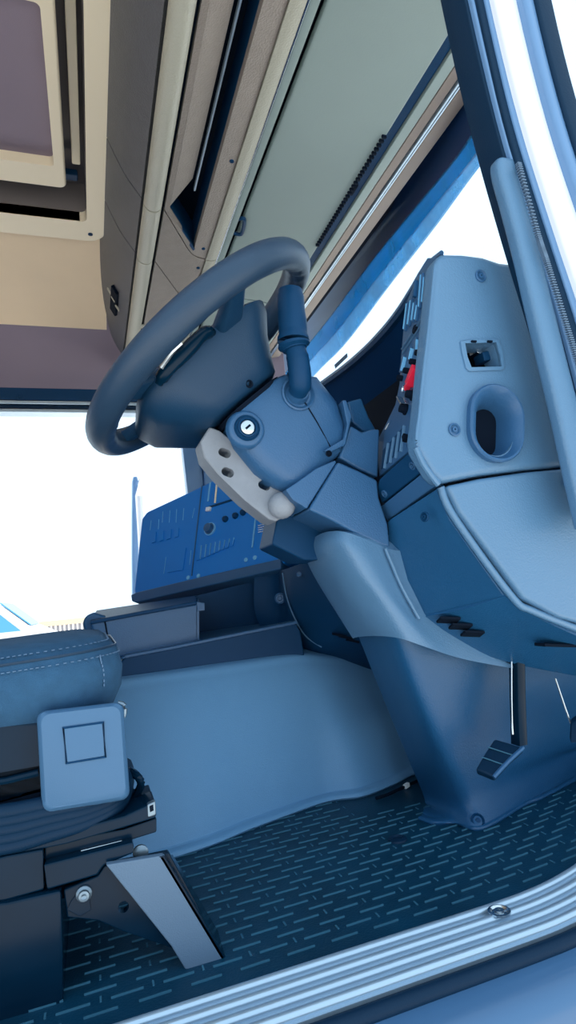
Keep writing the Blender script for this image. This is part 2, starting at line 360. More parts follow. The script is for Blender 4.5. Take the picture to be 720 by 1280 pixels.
# ------------------------------------------------------------------ roller blind panel and windscreen header
bl = thing('sun_blind', 'grey-green sun blind panel with a small catch beneath the roof', 'sun blind', (0.6, 1.0, 1.5))
bz = lambda x: 1.52-(x-0.46)*0.10
def strip_x(name, xa, xb, za, zb, y0, y1, t, m, parent, b=0.002):
    return prism(name, [Vector((xa, y0, za)), Vector((xb, y0, zb)), Vector((xb, y1, zb)), Vector((xa, y1, za))], (0, 0, t), m, parent, b)
strip_x('channel', 0.425, 0.48, 1.53, 1.53, -0.1, 1.98, 0.02, M_black, bl)
strip_x('chrome_edge', 0.436, 0.440, 1.486, 1.486, -0.1, 1.95, 0.03, M_steel, bl, 0.001)
strip_x('channel_lip', 0.446, 0.466, 1.50, 1.50, -0.1, 1.95, 0.02, M_blind, bl, 0.003)
strip_x('panel', 0.482, 0.735, 1.512, 1.488, -0.1, 1.42, 0.02, M_blind, bl, 0.006)
strip_x('panel', 0.482, 0.735, 1.512, 1.488, 1.424, 1.98, 0.02, M_blind, bl, 0.006)
strip_x('front_channel', 0.737, 0.772, 1.515, 1.512, -0.1, 1.98, 0.02, M_dark, bl)
cpl = plane(Vector((0.482, 0, 1.512)), Vector((0.735, 0, 1.488)), Vector((0.482, 1, 1.512)))
cc = [V(p[0]/3+205, p[1]/3+160, pl=cpl)-Z_*0.006 for p in ((275, 335), (300, 335), (290, 390), (258, 385))]
sweep('catch', cc, 0.0055, M_dark, bl, n=8, samples=14)
for k in range(34):
    y = 0.55+k*0.014
    box('vent_slot', (0.722, y, 1.482), (0.733, y+0.006, 1.489), M_black, bl)
hdw = struct(thing('trim_4', None, None, (0.85, 1.0, 1.52)))
strip_x('header_rail', 0.774, 0.805, 1.506, 1.512, -0.1, 2.0, 0.03, M_blind, hdw, 0.004)
strip_x('header_trim', 0.806, 0.838, 1.512, 1.520, -0.1, 2.0, 0.03, M_strip, hdw, 0.004)
strip_x('chrome_edge', 0.841, 0.847, 1.516, 1.516, -0.1, 2.0, 0.02, M_alu, hdw, 0.001)
strip_x('chrome_edge', 0.850, 0.855, 1.518, 1.518, -0.1, 2.0, 0.02, M_alu, hdw, 0.001)
strip_x('header_trim', 0.857, 0.905, 1.520, 1.532, -0.1, 2.0, 0.03, M_strip, hdw, 0.006)
obox('latch', V(440, 235, Z=1.508), (0.010, 0, 0), (0, 0.022, 0), (0, 0, 0.008), M_black, hdw, 0.003)
struct(box('ceiling_front', (0.42, -0.02, 1.66), (1.02, 2.15, 1.69), M_black))

# ------------------------------------------------------------------ windscreen and outside sun visor
def wsx(y, z):                                   # curved in plan, raked
    y = y-1.1; c = 0.20*abs(y/1.1)**3.2
    return 1.19 - c - (z-0.88)*0.36
ws = thing('window_1', None, None, (1.1, 1.1, 0.9)); struct(ws)
rows = [[Vector((wsx(y, z), y, z)) for y in [0.03+2.14*i/16 for i in range(17)]] for z in (0.86, 1.1, 1.3, 1.56)]
loft('pane', rows, (0.006, 0, 0.002), M_glass, ws, nu=10, nv=40)
prism('sticker', [V(p[0]/2.77+380, p[1]/2.77+160, X=1.02) for p in ((105, 820), (148, 780), (150, 793), (108, 833))], (0.002, 0, 0), M_grey, ws)
vz = thing('exterior_sun_visor', 'tinted blue sun visor outside the top of the windscreen', 'sun visor', (1.1, 1.0, 1.4))
# lower edge is read off the photo at the visor's distance in front of the glass
def vis(x, y, X): return V(x, y, X=X)
low = [vis(x, y, X) for x, y, X in ((665, 106, 0.92), (621, 176, 0.955), (585, 224, 0.99), (540, 286, 1.035), (485, 357, 1.09), (430, 430, 1.14), (391, 470, 1.17), (340, 530, 1.19))]
L1 = [vis(x+5, y+3, X-0.006) for x, y, X in ((640, 105, 0.92), (592, 185, 0.955), (560, 226, 0.99), (522, 274, 1.035), (468, 342, 1.09), (415, 412, 1.14), (376, 456, 1.17), (325, 520, 1.19))]
L2 = [vis(x+14, y+9, X-0.018) for x, y, X in ((615, 95, 0.92), (570, 167, 0.955), (538, 210, 0.99), (503, 252, 1.035), (448, 320, 1.09), (396, 390, 1.14), (356, 440, 1.17), (305, 505, 1.19))]
L3 = [vis(x, y, X-0.05) for x, y, X in ((570, 70, 0.92), (522, 148, 0.955), (490, 195, 0.99), (450, 245, 1.035), (400, 305, 1.09), (350, 370, 1.14), (310, 420, 1.17), (260, 480, 1.19))]
loft('lower_edge', [low, L1], (0.006, 0, 0), M_visl, vz, nu=3, nv=30)
loft('tinted_sheet', [L1, L2], (0.006, 0, 0), M_vist, vz, nu=3, nv=30)
loft('mounting_band', [L2, [(a+b)/2+Vector((0.01, 0, 0)) for a, b in zip(L2, L3)], L3], (0.006, 0, 0), M_visb, vz, nu=6, nv=30)

# ------------------------------------------------------------------ driver door aperture: grab handle, seals, pillar
PY = (-60, 60, 167, 293, 404, 520, 640)
def band(name, xs, half, Yp, depth, m, parent, r=0.003, bulge=0.0):
    loops = []
    for x, y in zip(xs, PY):
        c = V(x, y, Y=Yp); a = (V(x+half, y, Y=Yp)-c).length
        loops.append(rr(c+Y_*depth/2, X_, Y_, a, depth/2, r, 3))
    loops = [[Vector(q) for q in col] for col in zip(*[spline([l[j] for l in loops], 24) for j in range(len(loops[0]))])]
    return skin(name, loops, m, parent)
pil = struct(thing('trim_5', None, None, V(720, 700, Y=0)))
band('inner_seal', (574, 600, 627, 663, 697, 727, 758), 5, -0.004, 0.05, M_rubber, pil)
band('seal_lip', (581, 608, 634.5, 672, 707, 738, 770), 4, -0.012, 0.04, M_blueb, pil)
band('outer_seal', (590, 616, 642, 681, 717, 748, 781), 5.5, -0.018, 0.05, M_rubber, pil)
band('painted_pillar', (602, 628, 654.5, 694, 730, 762, 795), 7.5, -0.022, 0.05, M_blueb, pil)
band('pillar_edge', (609, 636, 663, 703, 739, 772, 806), 1.6, -0.026, 0.05, M_rubber, pil, 0.001)
band('door_frame', (625, 652, 680, 720, 757, 790, 824), 16, -0.036, 0.05, M_white_body, pil, 0.008)
band('door_frame_seal', (650, 677, 706, 748, 785, 818, 852), 7, -0.05, 0.05, M_blueb, pil, 0.006)
band('door_inner_edge', (668, 695, 725, 768, 806, 840, 872), 10, -0.055, 0.05, M_rubber, pil, 0.004)
# little teeth of the clamp-on edge trim
tp = spline([V(x, y, Y=-0.0215) for x, y in ((648, 205), (672, 293), (684, 330), (707, 404), (727, 470), (745, 540))], 120)
bm = bmesh.new()
for p in tp:
    bmesh.ops.create_cube(bm, size=1, matrix=Matrix.Translation(p) @ Matrix.Diagonal((0.0065, 0.006, 0.0016, 1)))
o = finish(bm, 'edge_trim_teeth', M_grey, pil, smooth=False); o['kind'] = 'stuff'
gh = thing('grab_handle', 'light blue upright grab handle on the driver door pillar', 'handle', V(716, 620, Y=0.01))
gp = [((616+640)/2, 203, 6), ((616+641)/2, 206, 11), (631, 222, 12.5), (642, 262, 12.5), (657, 317, 13), (672, 380, 13.5), (689, 450, 14), (706, 520, 14.5), (722, 590, 15), (738, 660, 15)]
loops = []
for x, y, h in gp:
    c = V(x, y, Y=0.0); a = (V(x+h, y, Y=0.0)-c).length
    loops.append(rr(c, X_, Y_, a, 0.012 if h > 8 else 0.006, 0.008, 4))
loops = [list(q) for q in zip(*[spline([l[j] for l in loops], 40) for j in range(len(loops[0]))])]
skin('grip', loops, M_dash, gh)
skin('backing_plate', [rr(V(x+4, y, Y=0.016), X_, Y_, 0.011, 0.006, 0.003, 2) for x, y, h in gp[2:]], M_dark, gh)

# ------------------------------------------------------------------ dash end panel (upper)
DY = 0.055
ep = thing('dash_end_panel', 'blue-grey dash end panel with oval air duct beside the door', 'dash panel', (0.56, 0.08, 0.5))
def face(pts, Y): return [V(x, y, Y=Y) for x, y in pts]
EO = [(545, 322), (554, 315.5), (580, 316), (604, 319), (625, 326), (650, 329), (672, 332), (700, 450), (735, 580), (708, 582.5), (655, 587), (600, 594), (552, 604), (541, 592), (523, 562), (521, 547), (526, 505), (531, 455), (537, 400)]
panel = prism('panel', face(EO, DY), (0.0, 0.035, 0.0), M_dash, ep, b=0.010, seg=4)
hole = [(580, 430), (619, 429), (624, 446), (626, 459), (588, 460), (583, 447)]
cut(panel, prism('c', [p-Y_*0.02 for p in face(hole, DY)], (0, 0.1, 0), None))
oc = V(617, 531, Y=DY); ou = Vector((0.985, 0, -0.17)); ov = Vector((0.17, 0, 0.985))
cut(panel, prism('c', rr(oc-Y_*0.02, ou, ov, 0.034, 0.045, 0.033, 8), (0, 0.1, 0), None))
sweep('edge_bead', [V(x, y, Y=DY+0.006) for x, y in ((544, 332), (540.5, 365), (535.5, 415), (529, 470), (524, 520), (521, 543), (522.5, 558), (534, 580), (549, 604))], 0.003, M_dash, ep, n=10, samples=30)
# duct: flared lip, funnel and dark throat
od = lambda h, a, b_, dx=0, dz=0: rr(oc+Y_*h+ou*dx*1.3+ov*dz*1.3, ou, ov, a*1.34, b_*1.30, a*1.3, 8)
duct = skin('air_duct', [od(0.002, 0.0335, 0.0430), od(-0.010, 0.0340, 0.0435), od(-0.0125, 0.0325, 0.042), od(-0.012, 0.0305, 0.040), od(-0.004, 0.025, 0.0355, 0.001, -0.001), od(0.012, 0.0195, 0.031, 0.003, -0.002), od(0.026, 0.0155, 0.0285, 0.0045, -0.002), od(0.03, 0.0145, 0.0275, 0.0045, -0.002), od(0.031, 0.016, 0.029, 0.0045, -0.002), od(0.012, 0.022, 0.033, 0.003, -0.002)], M_shroud, ep, cap=False)
skin('duct_throat', [od(0.029, 0.0145, 0.0275, 0.0045, -0.002), od(0.09, 0.0145, 0.0275, 0.0045, -0.002)], M_black, ep)
# square switch opening: bezel, dark box, loose connector inside
bz_o = [(576, 426), (590, 423.5), (624, 423), (630, 440), (632, 459), (629, 462.5), (587, 464), (583, 460), (578, 440)]
bzl = prism('opening_bezel', face(bz_o, DY-0.003), (0, 0.006, 0), M_dash, ep, b=0.0015)
cut(bzl, prism('c', [p-Y_*0.02 for p in face(hole, DY)], (0, 0.1, 0), None))
prism('opening_box', [p+Y_*0.06 for p in face([(570, 420), (640, 420), (645, 470), (575, 470)], DY)], (0, 0.01, 0), M_black, ep)
cp = V(605, 448, Y=DY+0.03)
obox('connector', cp, (0.010, 0, 0.002), (0, 0.012, 0), (-0.001, 0, 0.007), M_dark, ep, 0.002)
obox('connector', cp+Vector((-0.008, 0.005, 0.008)), (0.006, 0, -0.003), (0, 0.01, 0), (0.001, 0, 0.004), M_steel, ep, 0.001)
sweep('wire', [cp+Vector((0.008, 0, 0)), cp+Vector((0.014, 0.01, 0.008)), cp+Vector((0.01, 0.02, 0.018))], 0.0025, M_black, ep, n=6, samples=8)
for k in (592, 612): obox('clip', V(k, 427, Y=DY-0.004), (0.004, 0, 0), (0, 0.002, 0), (0, 0, 0.0012), M_black, ep)
for p in ((601, 345), (568, 537)): screw(V(p[0], p[1], Y=DY-0.001), -Y_, 0.0075, ep, m=M_shroud)

# ------------------------------------------------------------------ lower dash end (knee) panel
kp = thing('knee_panel', 'blue-grey faceted knee panel under the dash end panel', 'dash panel', (0.58, 0.12, 0.3))
n_ = face([(559, 607), (600, 598), (655, 590), (708, 585), (760, 584), (760, 800), (700, 772), (655, 748), (575, 640)], DY)
n_[5] = V(760, 788, Y=DY)
r_ = face([(546, 610), (563, 648), (631, 745), (664, 768), (760, 812)], DY+0.018)
l_ = [V(484, 651, Y=0.22), V(486, 690, Y=0.22), V(500, 724, Y=0.22), V(524, 772, Y=0.22)]
b_ = [V(560, 797, Y=0.22), V(625, 826, Y=0.22), V(690, 838, Y=0.20), V(780, 850, Y=0.20)]
ltop = V(487, 640, Y=0.22)
near = prism('near_face', [p-Y_*0.0 for p in n_], (0, 0.03, 0), M_dash, kp, b=0.006, seg=3)
# ridge shell around the near face
ridge_out = [V(546, 611, Y=DY+0.012), V(562, 647, Y=DY+0.012), V(632, 746, Y=DY+0.012), V(664, 768, Y=DY+0.012), V(760, 806, Y=DY+0.012)]
ridge_in = [V(556, 607, Y=DY+0.012), V(573, 645, Y=DY+0.012), V(645, 742, Y=DY+0.012), V(675, 762, Y=DY+0.012), V(760, 794, Y=DY+0.012)]
sweep('ridge', [(a+b)/2 for a, b in zip(ridge_out, ridge_in)], 0.0055, M_dash, kp, n=10, samples=30)
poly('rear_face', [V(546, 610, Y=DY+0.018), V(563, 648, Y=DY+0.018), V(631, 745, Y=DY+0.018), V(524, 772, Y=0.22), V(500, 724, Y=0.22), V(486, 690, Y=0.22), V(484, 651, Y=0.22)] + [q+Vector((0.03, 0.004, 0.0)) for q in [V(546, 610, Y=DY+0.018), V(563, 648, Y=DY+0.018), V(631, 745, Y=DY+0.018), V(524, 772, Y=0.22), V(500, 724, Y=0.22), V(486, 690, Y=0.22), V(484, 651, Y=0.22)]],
     [(0, 1, 2, 3, 4, 5, 6), (13, 12, 11, 10, 9, 8, 7)] + [(i, i+7, (i+1) % 7+7, (i+1) % 7) for i in range(7)], M_dash_shaded, kp, 0.003)
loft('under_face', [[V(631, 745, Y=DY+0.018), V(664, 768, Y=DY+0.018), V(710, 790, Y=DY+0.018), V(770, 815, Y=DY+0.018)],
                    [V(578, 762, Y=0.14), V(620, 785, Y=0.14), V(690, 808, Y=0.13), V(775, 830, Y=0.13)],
                    [V(524, 772, Y=0.22), V(562, 798, Y=0.22), V(640, 829, Y=0.21), V(780, 855, Y=0.20)]], (0.01, 0.0, 0.02), M_dash_shaded, kp, nu=9, nv=20)
for i, p in enumerate(((560, 773), (575, 781), (590, 790))):
    q = V(p[0], p[1], Y=0.175)
    obox('vent_slot', q-Vector((0.001, 0.002, 0.0025)), (0.014, -0.006, -0.002), (0.003, 0.012, -0.004), (0, 0, 0.002), M_black, kp, 0.001)
obox('vent_slot', V(695, 803, Y=0.12)-Vector((0, 0.004, 0.004)), (0.035, 0.0, -0.005), (0.0, 0.012, 0), (0, 0, 0.0025), M_black, kp, 0.001)
screw(V(710, 604, Y=DY-0.001), -Y_, 0.0065, kp, m=M_shroud)
screw(V(531, 646, X=V(546, 640, Y=0.08).x-0.012), Vector((-0.9, -0.3, 0)), 0.006, kp, m=M_dark)
# fill behind so nothing shows through the dash end
struct(box('wall_front_dash_core', (0.66, 0.10, 0.34), (1.2, 2.1, 0.86), M_black))

# ------------------------------------------------------------------ switch panel facing the driver
sp = thing('switch_panel', 'narrow dark panel of switches, knobs and slatted vent facing the driver', 'switch panel', (0.47, 0.16, 0.55))
SA, SB, SCc = V(543, 330, Y=0.072), V(520, 555, Y=0.072), V(470, 556, X=0.475)
SPL = plane(SA, SB, SCc); SN = SPL[1] if SPL[1].x < 0 else -SPL[1]
def S(x, y, h=0.0): return V(x, y, pl=SPL)+SN*h
SO = [(545, 322), (534, 322), (527, 333), (518, 352), (508, 378), (504, 410), (501, 445), (499, 480), (494, 505), (482, 530), (470, 553), (474, 596), (480, 590), (520, 556), (530, 440)]
prism('plate', [S(x, y) for x, y in SO], -SN*0.02, M_shroud, sp, b=0.002)
def sbar(name, a, b, w, h, m, parent=sp, bev_=0.0008):
    """flat bar on the switch panel from pixel a to pixel b, w metres wide, h proud"""
    A, B = S(*a), S(*b); d = (B-A); L = d.length; d.normalize(); s = SN.cross(d)
    return obox(name, (A+B)/2+SN*h/2, d*L/2, s*w/2, SN*h/2, m, parent, bev_)
# upper rocker switches (long narrow), lower round-shouldered rockers
for a, b in (((512, 378), (508, 414)), ((517, 374), (513, 408)), ((521, 377), (518, 403)), ((525, 380), (522, 402)), ((530, 342), (527, 386)), ((534, 345), (531, 380)), ((537, 348), (535, 366))):
    sbar('rocker_switch', a, b, 0.0035, 0.004, M_shroud)
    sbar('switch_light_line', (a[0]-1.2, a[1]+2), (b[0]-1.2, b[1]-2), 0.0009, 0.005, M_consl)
sbar('rocker_switch', (522, 352), (520, 372), 0.006, 0.006, M_dash_shaded)
for a, b in (((503, 437), (532, 393)), ((504, 442), (535, 396))): sbar('trim_bead', a, b, 0.0012, 0.003, M_dash)
lathe('round_gauge', S(520, 412), SN, [(0.007, -0.002), (0.007, 0.002), (0.006, 0.004), (0.004, 0.004), (0.0, 0.003)], M_black, sp, 16)
for a, b in (((507, 445), (503, 466)), ((516, 434), (513, 452)), ((523, 423), (522, 440)), ((531, 405), (529, 436))):
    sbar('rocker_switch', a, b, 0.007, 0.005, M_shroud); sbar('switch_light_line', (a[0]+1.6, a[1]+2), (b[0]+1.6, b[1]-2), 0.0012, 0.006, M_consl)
for x, y in ((503, 473), (511, 464), (519, 453), (526, 442)):
    lathe('black_knob', S(x, y), SN, [(0.0045, -0.001), (0.0045, 0.006), (0.004, 0.009), (0.0, 0.010)], M_black, sp, 12)
sbar('red_switch', (516, 482), (525, 460), 0.013, 0.012, M_red)
sbar('red_switch', (511, 487), (516, 477), 0.009, 0.008, M_red)
lathe('rotary_knob', S(517, 494), SN, [(0.0085, -0.001), (0.0085, 0.003), (0.0065, 0.004), (0.0055, 0.012), (0.0, 0.013)], M_black, sp, 16)
lathe('socket_ring', S(507, 487), SN, [(0.006, -0.001), (0.006, 0.004), (0.0045, 0.005), (0.0035, 0.002), (0, 0.002)], M_steel, sp, 16)
sbar('chrome_toggle', (502, 497), (507, 506), 0.003, 0.009, M_steel)
sbar('chrome_toggle', (509, 498), (512, 505), 0.002, 0.007, M_steel)
lathe('rotary_knob', S(508, 512), SN, [(0.0085, -0.001), (0.0085, 0.003), (0.0065, 0.004), (0.0055, 0.011), (0.0, 0.012)], M_black, sp, 16)
sbar('lever_slot', (516, 525), (511, 550), 0.008, 0.003, M_dash_shaded); sbar('lever', (511, 545), (512, 552), 0.007, 0.010, M_black)
sbar('label_plate', (480, 538), (489, 526), 0.004, 0.001, M_shroud); sbar('label_line', (482, 537), (487, 529), 0.0012, 0.0018, M_white)
sbar('vent_recess', (478, 575), (505, 545), 0.034, 0.001, M_dark)
for x0, y0, x1, y1 in ((487.5, 554, 482.5, 586), (494.5, 547, 489.5, 579), (501, 540, 496.5, 573), (507.5, 532, 503, 565)):
    sbar('vent_slat', (x0, y0), (x1, y1), 0.0013, 0.005, M_dash)
# fascia strips under the switch panel
fs = thing('fascia_strip', 'two dark blue trim strips with screws below the switch panel', 'trim panel', (0.46, 0.17, 0.5))
FPL = plane(V(521, 557, Y=0.078), V(546, 606, Y=0.078), V(477, 630, Y=0.225)); FN = FPL[1] if FPL[1].x < 0 else -FPL[1]
def Fp(x, y, h=0.0): return V(x, y, pl=FPL)+FN*h
prism('upper_strip', [Fp(474, 599), Fp(521, 557), Fp(528, 574), Fp(533, 585), Fp(477, 629), Fp(471, 612)], Vector((0.02, 0.004, 0)), M_dark, fs, b=0.002)
prism('lower_strip', [Fp(476, 633, 0.003), Fp(531, 589, 0.003), Fp(545, 607, 0.003), Fp(485, 650, 0.003)], Vector((0.02, 0.004, 0)), M_shroud, fs, b=0.002)
for x, y in ((516, 582), (481, 617)): screw(Fp(x, y, 0.0005), FN, 0.005, fs, m=M_shroud)
sweep('bright_edge', [V(520, 560, Y=0.060), V(530, 582, Y=0.060), V(548, 606, Y=0.060)], 0.0045, M_dash, fs, n=8, samples=8)

# ------------------------------------------------------------------ instrument hood
ih = thing('instrument_hood', 'dark blue instrument binnacle hood behind the steering wheel', 'instrument panel', (0.75, 0.5, 0.6))
ridge = [V(552, 316, X=0.56), V(531, 334, X=0.568), V(515, 360, X=0.578), V(497, 388, X=0.592), V(478, 412, X=0.605), V(455, 436, X=0.62), V(428, 459, X=0.63), V(395, 483, X=0.64), V(350, 515, X=0.64)]
top2 = [p+Vector((0.10, 0.03, -0.012)) for p in ridge]
top3 = [Vector((1.12, p.y+0.05, 0.87)) for p in ridge]
loft('hood_top', [ridge, top2, top3], (0, 0, -0.012), M_dark, ih, nu=8, nv=40)
low1 = [p+Vector((0.03, 0.0, -0.05)) for p in ridge]; low2 = [Vector((0.72, p.y+0.02, 0.72)) for p in ridge]; low3 = [Vector((0.70, p.y+0.02, 0.50)) for p in ridge]
loft('cluster_back', [[p+Vector((0.004, 0, -0.004)) for p in ridge], low1, low2, low3], (0.012, 0, 0), M_hood, ih, nu=14, nv=40)
sweep('hood_edge', ridge, 0.004, M_shroud, ih, n=8, samples=40)

# ------------------------------------------------------------------ steering wheel and column (own axes: a1 up-forward in the wheel's plane, a2 across, an to the driver)
WC = Vector((0.194, 0.307, 0.819)); th = math.radians(38); ps = math.radians(-4)
a1 = Vector((math.cos(th), 0, math.sin(th))); an = Vector((-math.sin(th), 0, math.cos(th)))
a2 = (Y_*math.cos(ps) + a1.cross(Y_)*math.sin(ps)).normalized(); an2 = a1.cross(a2)
def L(u, t, v): return WC + a1*u - an*t + Y_*v          # column coordinates
sw = thing('steering_wheel', 'dark leather steering wheel with padded hub, tilted towards the driver', 'steering wheel', WC)
def rim(a, R=0.21, h=0.0): return WC + (a1*math.cos(a) + a2*math.sin(a))*R + an2*h
bm = bmesh.new(); NS, NT = 120, 18; rg = []
for i in range(NS):
    a = 2*math.pi*i/NS; d = a1*math.cos(a)+a2*math.sin(a); l = []
    for j in range(NT):
        b = 2*math.pi*j/NT
        bump = 0.0
        dg_ = math.degrees(a) % 360
        # finger bumps on the inside near ten to two and at the foot of the rim
        for lo_, hi_ in ((232, 262), (98, 128), (170, 196), (318, 345)):
            if lo_ < dg_ < hi_ and math.cos(b) < 0: bump = 0.0022*math.sin((dg_-lo_)*math.pi/5)*(-math.cos(b))
        r = 0.0212+bump
        l.append(bm.verts.new(WC + d*(0.21+r*math.cos(b)) + an2*(r*1.08*math.sin(b))))
    rg.append(l)
for i in range(NS):
    for j in range(NT): bm.faces.new((rg[i][j], rg[(i+1) % NS][j], rg[(i+1) % NS][(j+1) % NT], rg[i][(j+1) % NT]))
finish(bm, 'rim', M_wheel, sw, angle=60)
for a in (206, 150, 330, 30):                          # seams of the leather cover
    a = math.radians(a); d = a1*math.cos(a)+a2*math.sin(a); c = WC+d*0.21
    sweep('seam', [c+d*(0.0203*math.cos(2*math.pi*k/20))+an2*(0.0219*math.sin(2*math.pi*k/20)) for k in range(20)], 0.0007, M_hub, sw, n=6, closed=True, ref=a1.cross(d)+an2*0.3)
def sec(t, ca, ha, hb, r, m=6): return rr(WC - an2*t + a1*ca, a1, a2, ha, hb, r, m)
skin('hub_cover', [sec(-0.012, -0.005, 0.06, 0.045, 0.04), sec(-0.006, -0.01, 0.09, 0.075, 0.06), sec(0.004, -0.018, 0.118, 0.105, 0.07), sec(0.014, -0.022, 0.132, 0.120, 0.07), sec(0.028, -0.028, 0.132, 0.120, 0.07), sec(0.055, -0.035, 0.115, 0.110, 0.06), sec(0.085, -0.028, 0.09, 0.095, 0.05), sec(0.104, -0.022, 0.076, 0.085, 0.045), sec(0.108, -0.02, 0.068, 0.075, 0.04)], M_hub, sw, angle=50)
for a in (213, 147, 278, 82):
    ar = math.radians(a); d = a1*math.cos(ar)+a2*math.sin(ar); s = an2.cross(d)
    ws_, we_ = (0.026, 0.018) if a in (213, 147) else (0.020, 0.015)
    skin('spoke', [rr(WC+d*0.09-an2*0.020, s, an2, ws_*1.3, 0.014, 0.01), rr(WC+d*0.15-an2*0.012, s, an2, ws_, 0.010, 0.008), rr(WC+d*0.205, s, an2, we_, 0.010, 0.008)], M_hub, sw)
# control pods along the near and far side of the hub, with a bright insert
for sgn in (-1, 1):
    sweep('control_pod', [L(u, t, sgn*v) for u, t, v in ((-0.128, 0.020, 0.122), (-0.112, 0.016, 0.136), (-0.075, 0.012, 0.140), (-0.035, 0.006, 0.136), (-0.015, 0.008, 0.120))], [0.006, 0.0095, 0.0105, 0.0095, 0.006], M_blackm, sw, n=12, samples=16)
    sweep('bright_insert', [L(u, t, sgn*v) for u, t, v in ((-0.118, 0.010, 0.142), (-0.095, 0.004, 0.148), (-0.075, 0.002, 0.150))], 0.0035, M_steel, sw, n=8, samples=12)
sc_ = sec(0.075, -0.028, 0.094, 0.099, 0.05)
lathe('hub_plug', L(-0.012, 0.094, -0.094), (-0.3, -0.9, -0.2), [(0.006, -0.004), (0.006, 0.002), (0.004, 0.003), (0.003, 0.0), (0, 0)], M_black, sw, 12)

sc = thing('steering_column', 'blue-grey steering column shroud with ignition lock and stalk', 'steering column', (0.34, 0.3, 0.45))
def csec(t, u0, u1, v0, v1, r, m=5): return rr(L((u0+u1)/2, t, (v0+v1)/2), a1, Y_, (u1-u0)/2, (v1-v0)/2, r, m)
skin('collar', [csec(0.1095, -0.075, 0.05, -0.088, 0.08, 0.04), csec(0.118, -0.08, 0.055, -0.086, 0.08, 0.04)], M_black, sc)
skin('upper_shroud', [csec(0.112, -0.066, 0.052, -0.084, 0.08, 0.030), csec(0.118, -0.074, 0.068, -0.0875, 0.085, 0.032), csec(0.15, -0.086, 0.100, -0.090, 0.09, 0.034), csec(0.20, -0.088, 0.098, -0.090, 0.09, 0.032), csec(0.235, -0.080, 0.082, -0.088, 0.09, 0.028), csec(0.262, -0.066, 0.058, -0.082, 0.085, 0.024), csec(0.266, -0.06, 0.05, -0.076, 0.08, 0.02)], M_shroud, sc, angle=50)
# raised pod round the ignition lock
ic = L(-0.068, 0.142, -0.092)
lathe('lock_pod', L(-0.062, 0.142, -0.088), -Y_, [(0.030, -0.004), (0.0285, 0.002), (0.026, 0.0055), (0.0235, 0.0065), (0.0, 0.0065)], M_shroud, sc, 32)
il = lathe('ignition_lock', L(-0.062, 0.142, -0.0945), -Y_, [(0.0195, -0.004), (0.0195, 0.003), (0.018, 0.005), (0.0165, 0.003), (0.0150, 0.003), (0.0145, 0.006), (0.0125, 0.007), (0.0115, 0.003), (0, 0.003)], M_dark, sc, 28)
lathe('bright_ring', L(-0.062, 0.142, -0.0985), -Y_, [(0.0105, -0.002), (0.0105, 0.002), (0.0085, 0.003), (0, 0.003)], M_steel, il, 24)
obox('key_slot', L(-0.062, 0.142, -0.1022), a1*0.0045, Y_*0.0012, an*0.0016, M_black, il)
lathe('stalk_boot', L(0.042, 0.152, -0.090), -Y_, [(0.027, -0.003), (0.027, 0.003), (0.0245, 0.004), (0.022, 0.001), (0.018, -0.002), (0.016, 0.006), (0.013, 0.014), (0.0, 0.015)], M_shroud, sc, 24)
st = sweep('stalk', [L(0.040, 0.150, -0.098), L(0.046, 0.142, -0.112), L(0.062, 0.118, -0.118), L(0.074, 0.098, -0.118)], [0.015, 0.0175, 0.0175, 0.016], M_dark, sc, n=14, samples=14)
sweep('stalk_grip', [L(0.072, 0.100, -0.118), L(0.078, 0.090, -0.118), L(0.092, 0.074, -0.118), L(0.115, 0.045, -0.118), L(0.130, 0.028, -0.118)], [0.019, 0.0245, 0.022, 0.021, 0.019], M_dark, st, n=16, samples=16)
sweep('stalk_ring', [L(0.082, 0.086, -0.118), L(0.086, 0.082, -0.118)], 0.0205, M_hub, st, n=16)
sweep('shroud_seam', [L(0.052, 0.116, -0.0885), L(0.044, 0.15, -0.0907), L(0.036, 0.20, -0.0907), L(0.026, 0.255, -0.085)], 0.0009, M_black, sc, n=6, samples=14)
# painted steel bracket under the shroud with three round holes
bo = [(250, 552), (262, 533), (275, 538), (290, 550), (307, 575), (326, 578), (340, 590), (372, 612), (366, 640), (345, 652), (336, 649), (306, 626), (272, 593), (255, 572)]
BYp = 0.252
brk = prism('bracket', [V(x, y, Y=BYp) for x, y in bo], (0.0, 0.05, 0.0), M_brack, sc, b=0.003)
for x, y in ((286, 560), (290, 585), (337, 602)):
    cut(brk, prism('c', rr(V(x, y, Y=BYp-0.03), a1*0.45-an*0.9, (a1*0.9+an*0.45), 0.0098, 0.0068, 0.0067, 6), (0, 0.2, 0), None))
lathe('bolt_cover', V(352, 632, Y=0.246), (-0.25, -1, -0.1), [(0.021, -0.01), (0.021, 0.004), (0.018, 0.012), (0.010, 0.017), (0.0, 0.0185)], M_brack, sc, 20)

# ------------------------------------------------------------------ column surround panels between shroud and switch panel
cs = thing('column_surround', 'blue-grey fitted panels joining the steering column to the dash', 'dash panel', (0.42, 0.24, 0.4))
def plate(name, pts, Y, t, m, b=0.004): return prism(name, [V(x, y, Y=Y) for x, y in pts], (0.004, t, 0.0), m, cs, b, 3)
plate('side_panel', [(423, 577), (448, 588), (472, 600), (474, 622), (480, 640), (485, 655), (488, 684), (478, 682), (440, 664), (410, 648), (386, 637)], 0.205, 0.10, M_shroud)
plate('corner_panel', [(357, 612), (372, 602), (396, 585), (419, 575), (421, 578), (384, 636), (366, 625)], 0.212, 0.10, M_shroud)
plate('bridge_panel', [(424, 572), (431, 553), (438, 531), (453, 540), (466, 536), (475, 536), (473, 597), (448, 586)], 0.222, 0.10, M_shroud)
plate('upper_panel', [(436, 512), (434, 502), (452, 497), (461, 520), (472, 540), (455, 540), (440, 528)], 0.26, 0.06, M_dash_shaded)
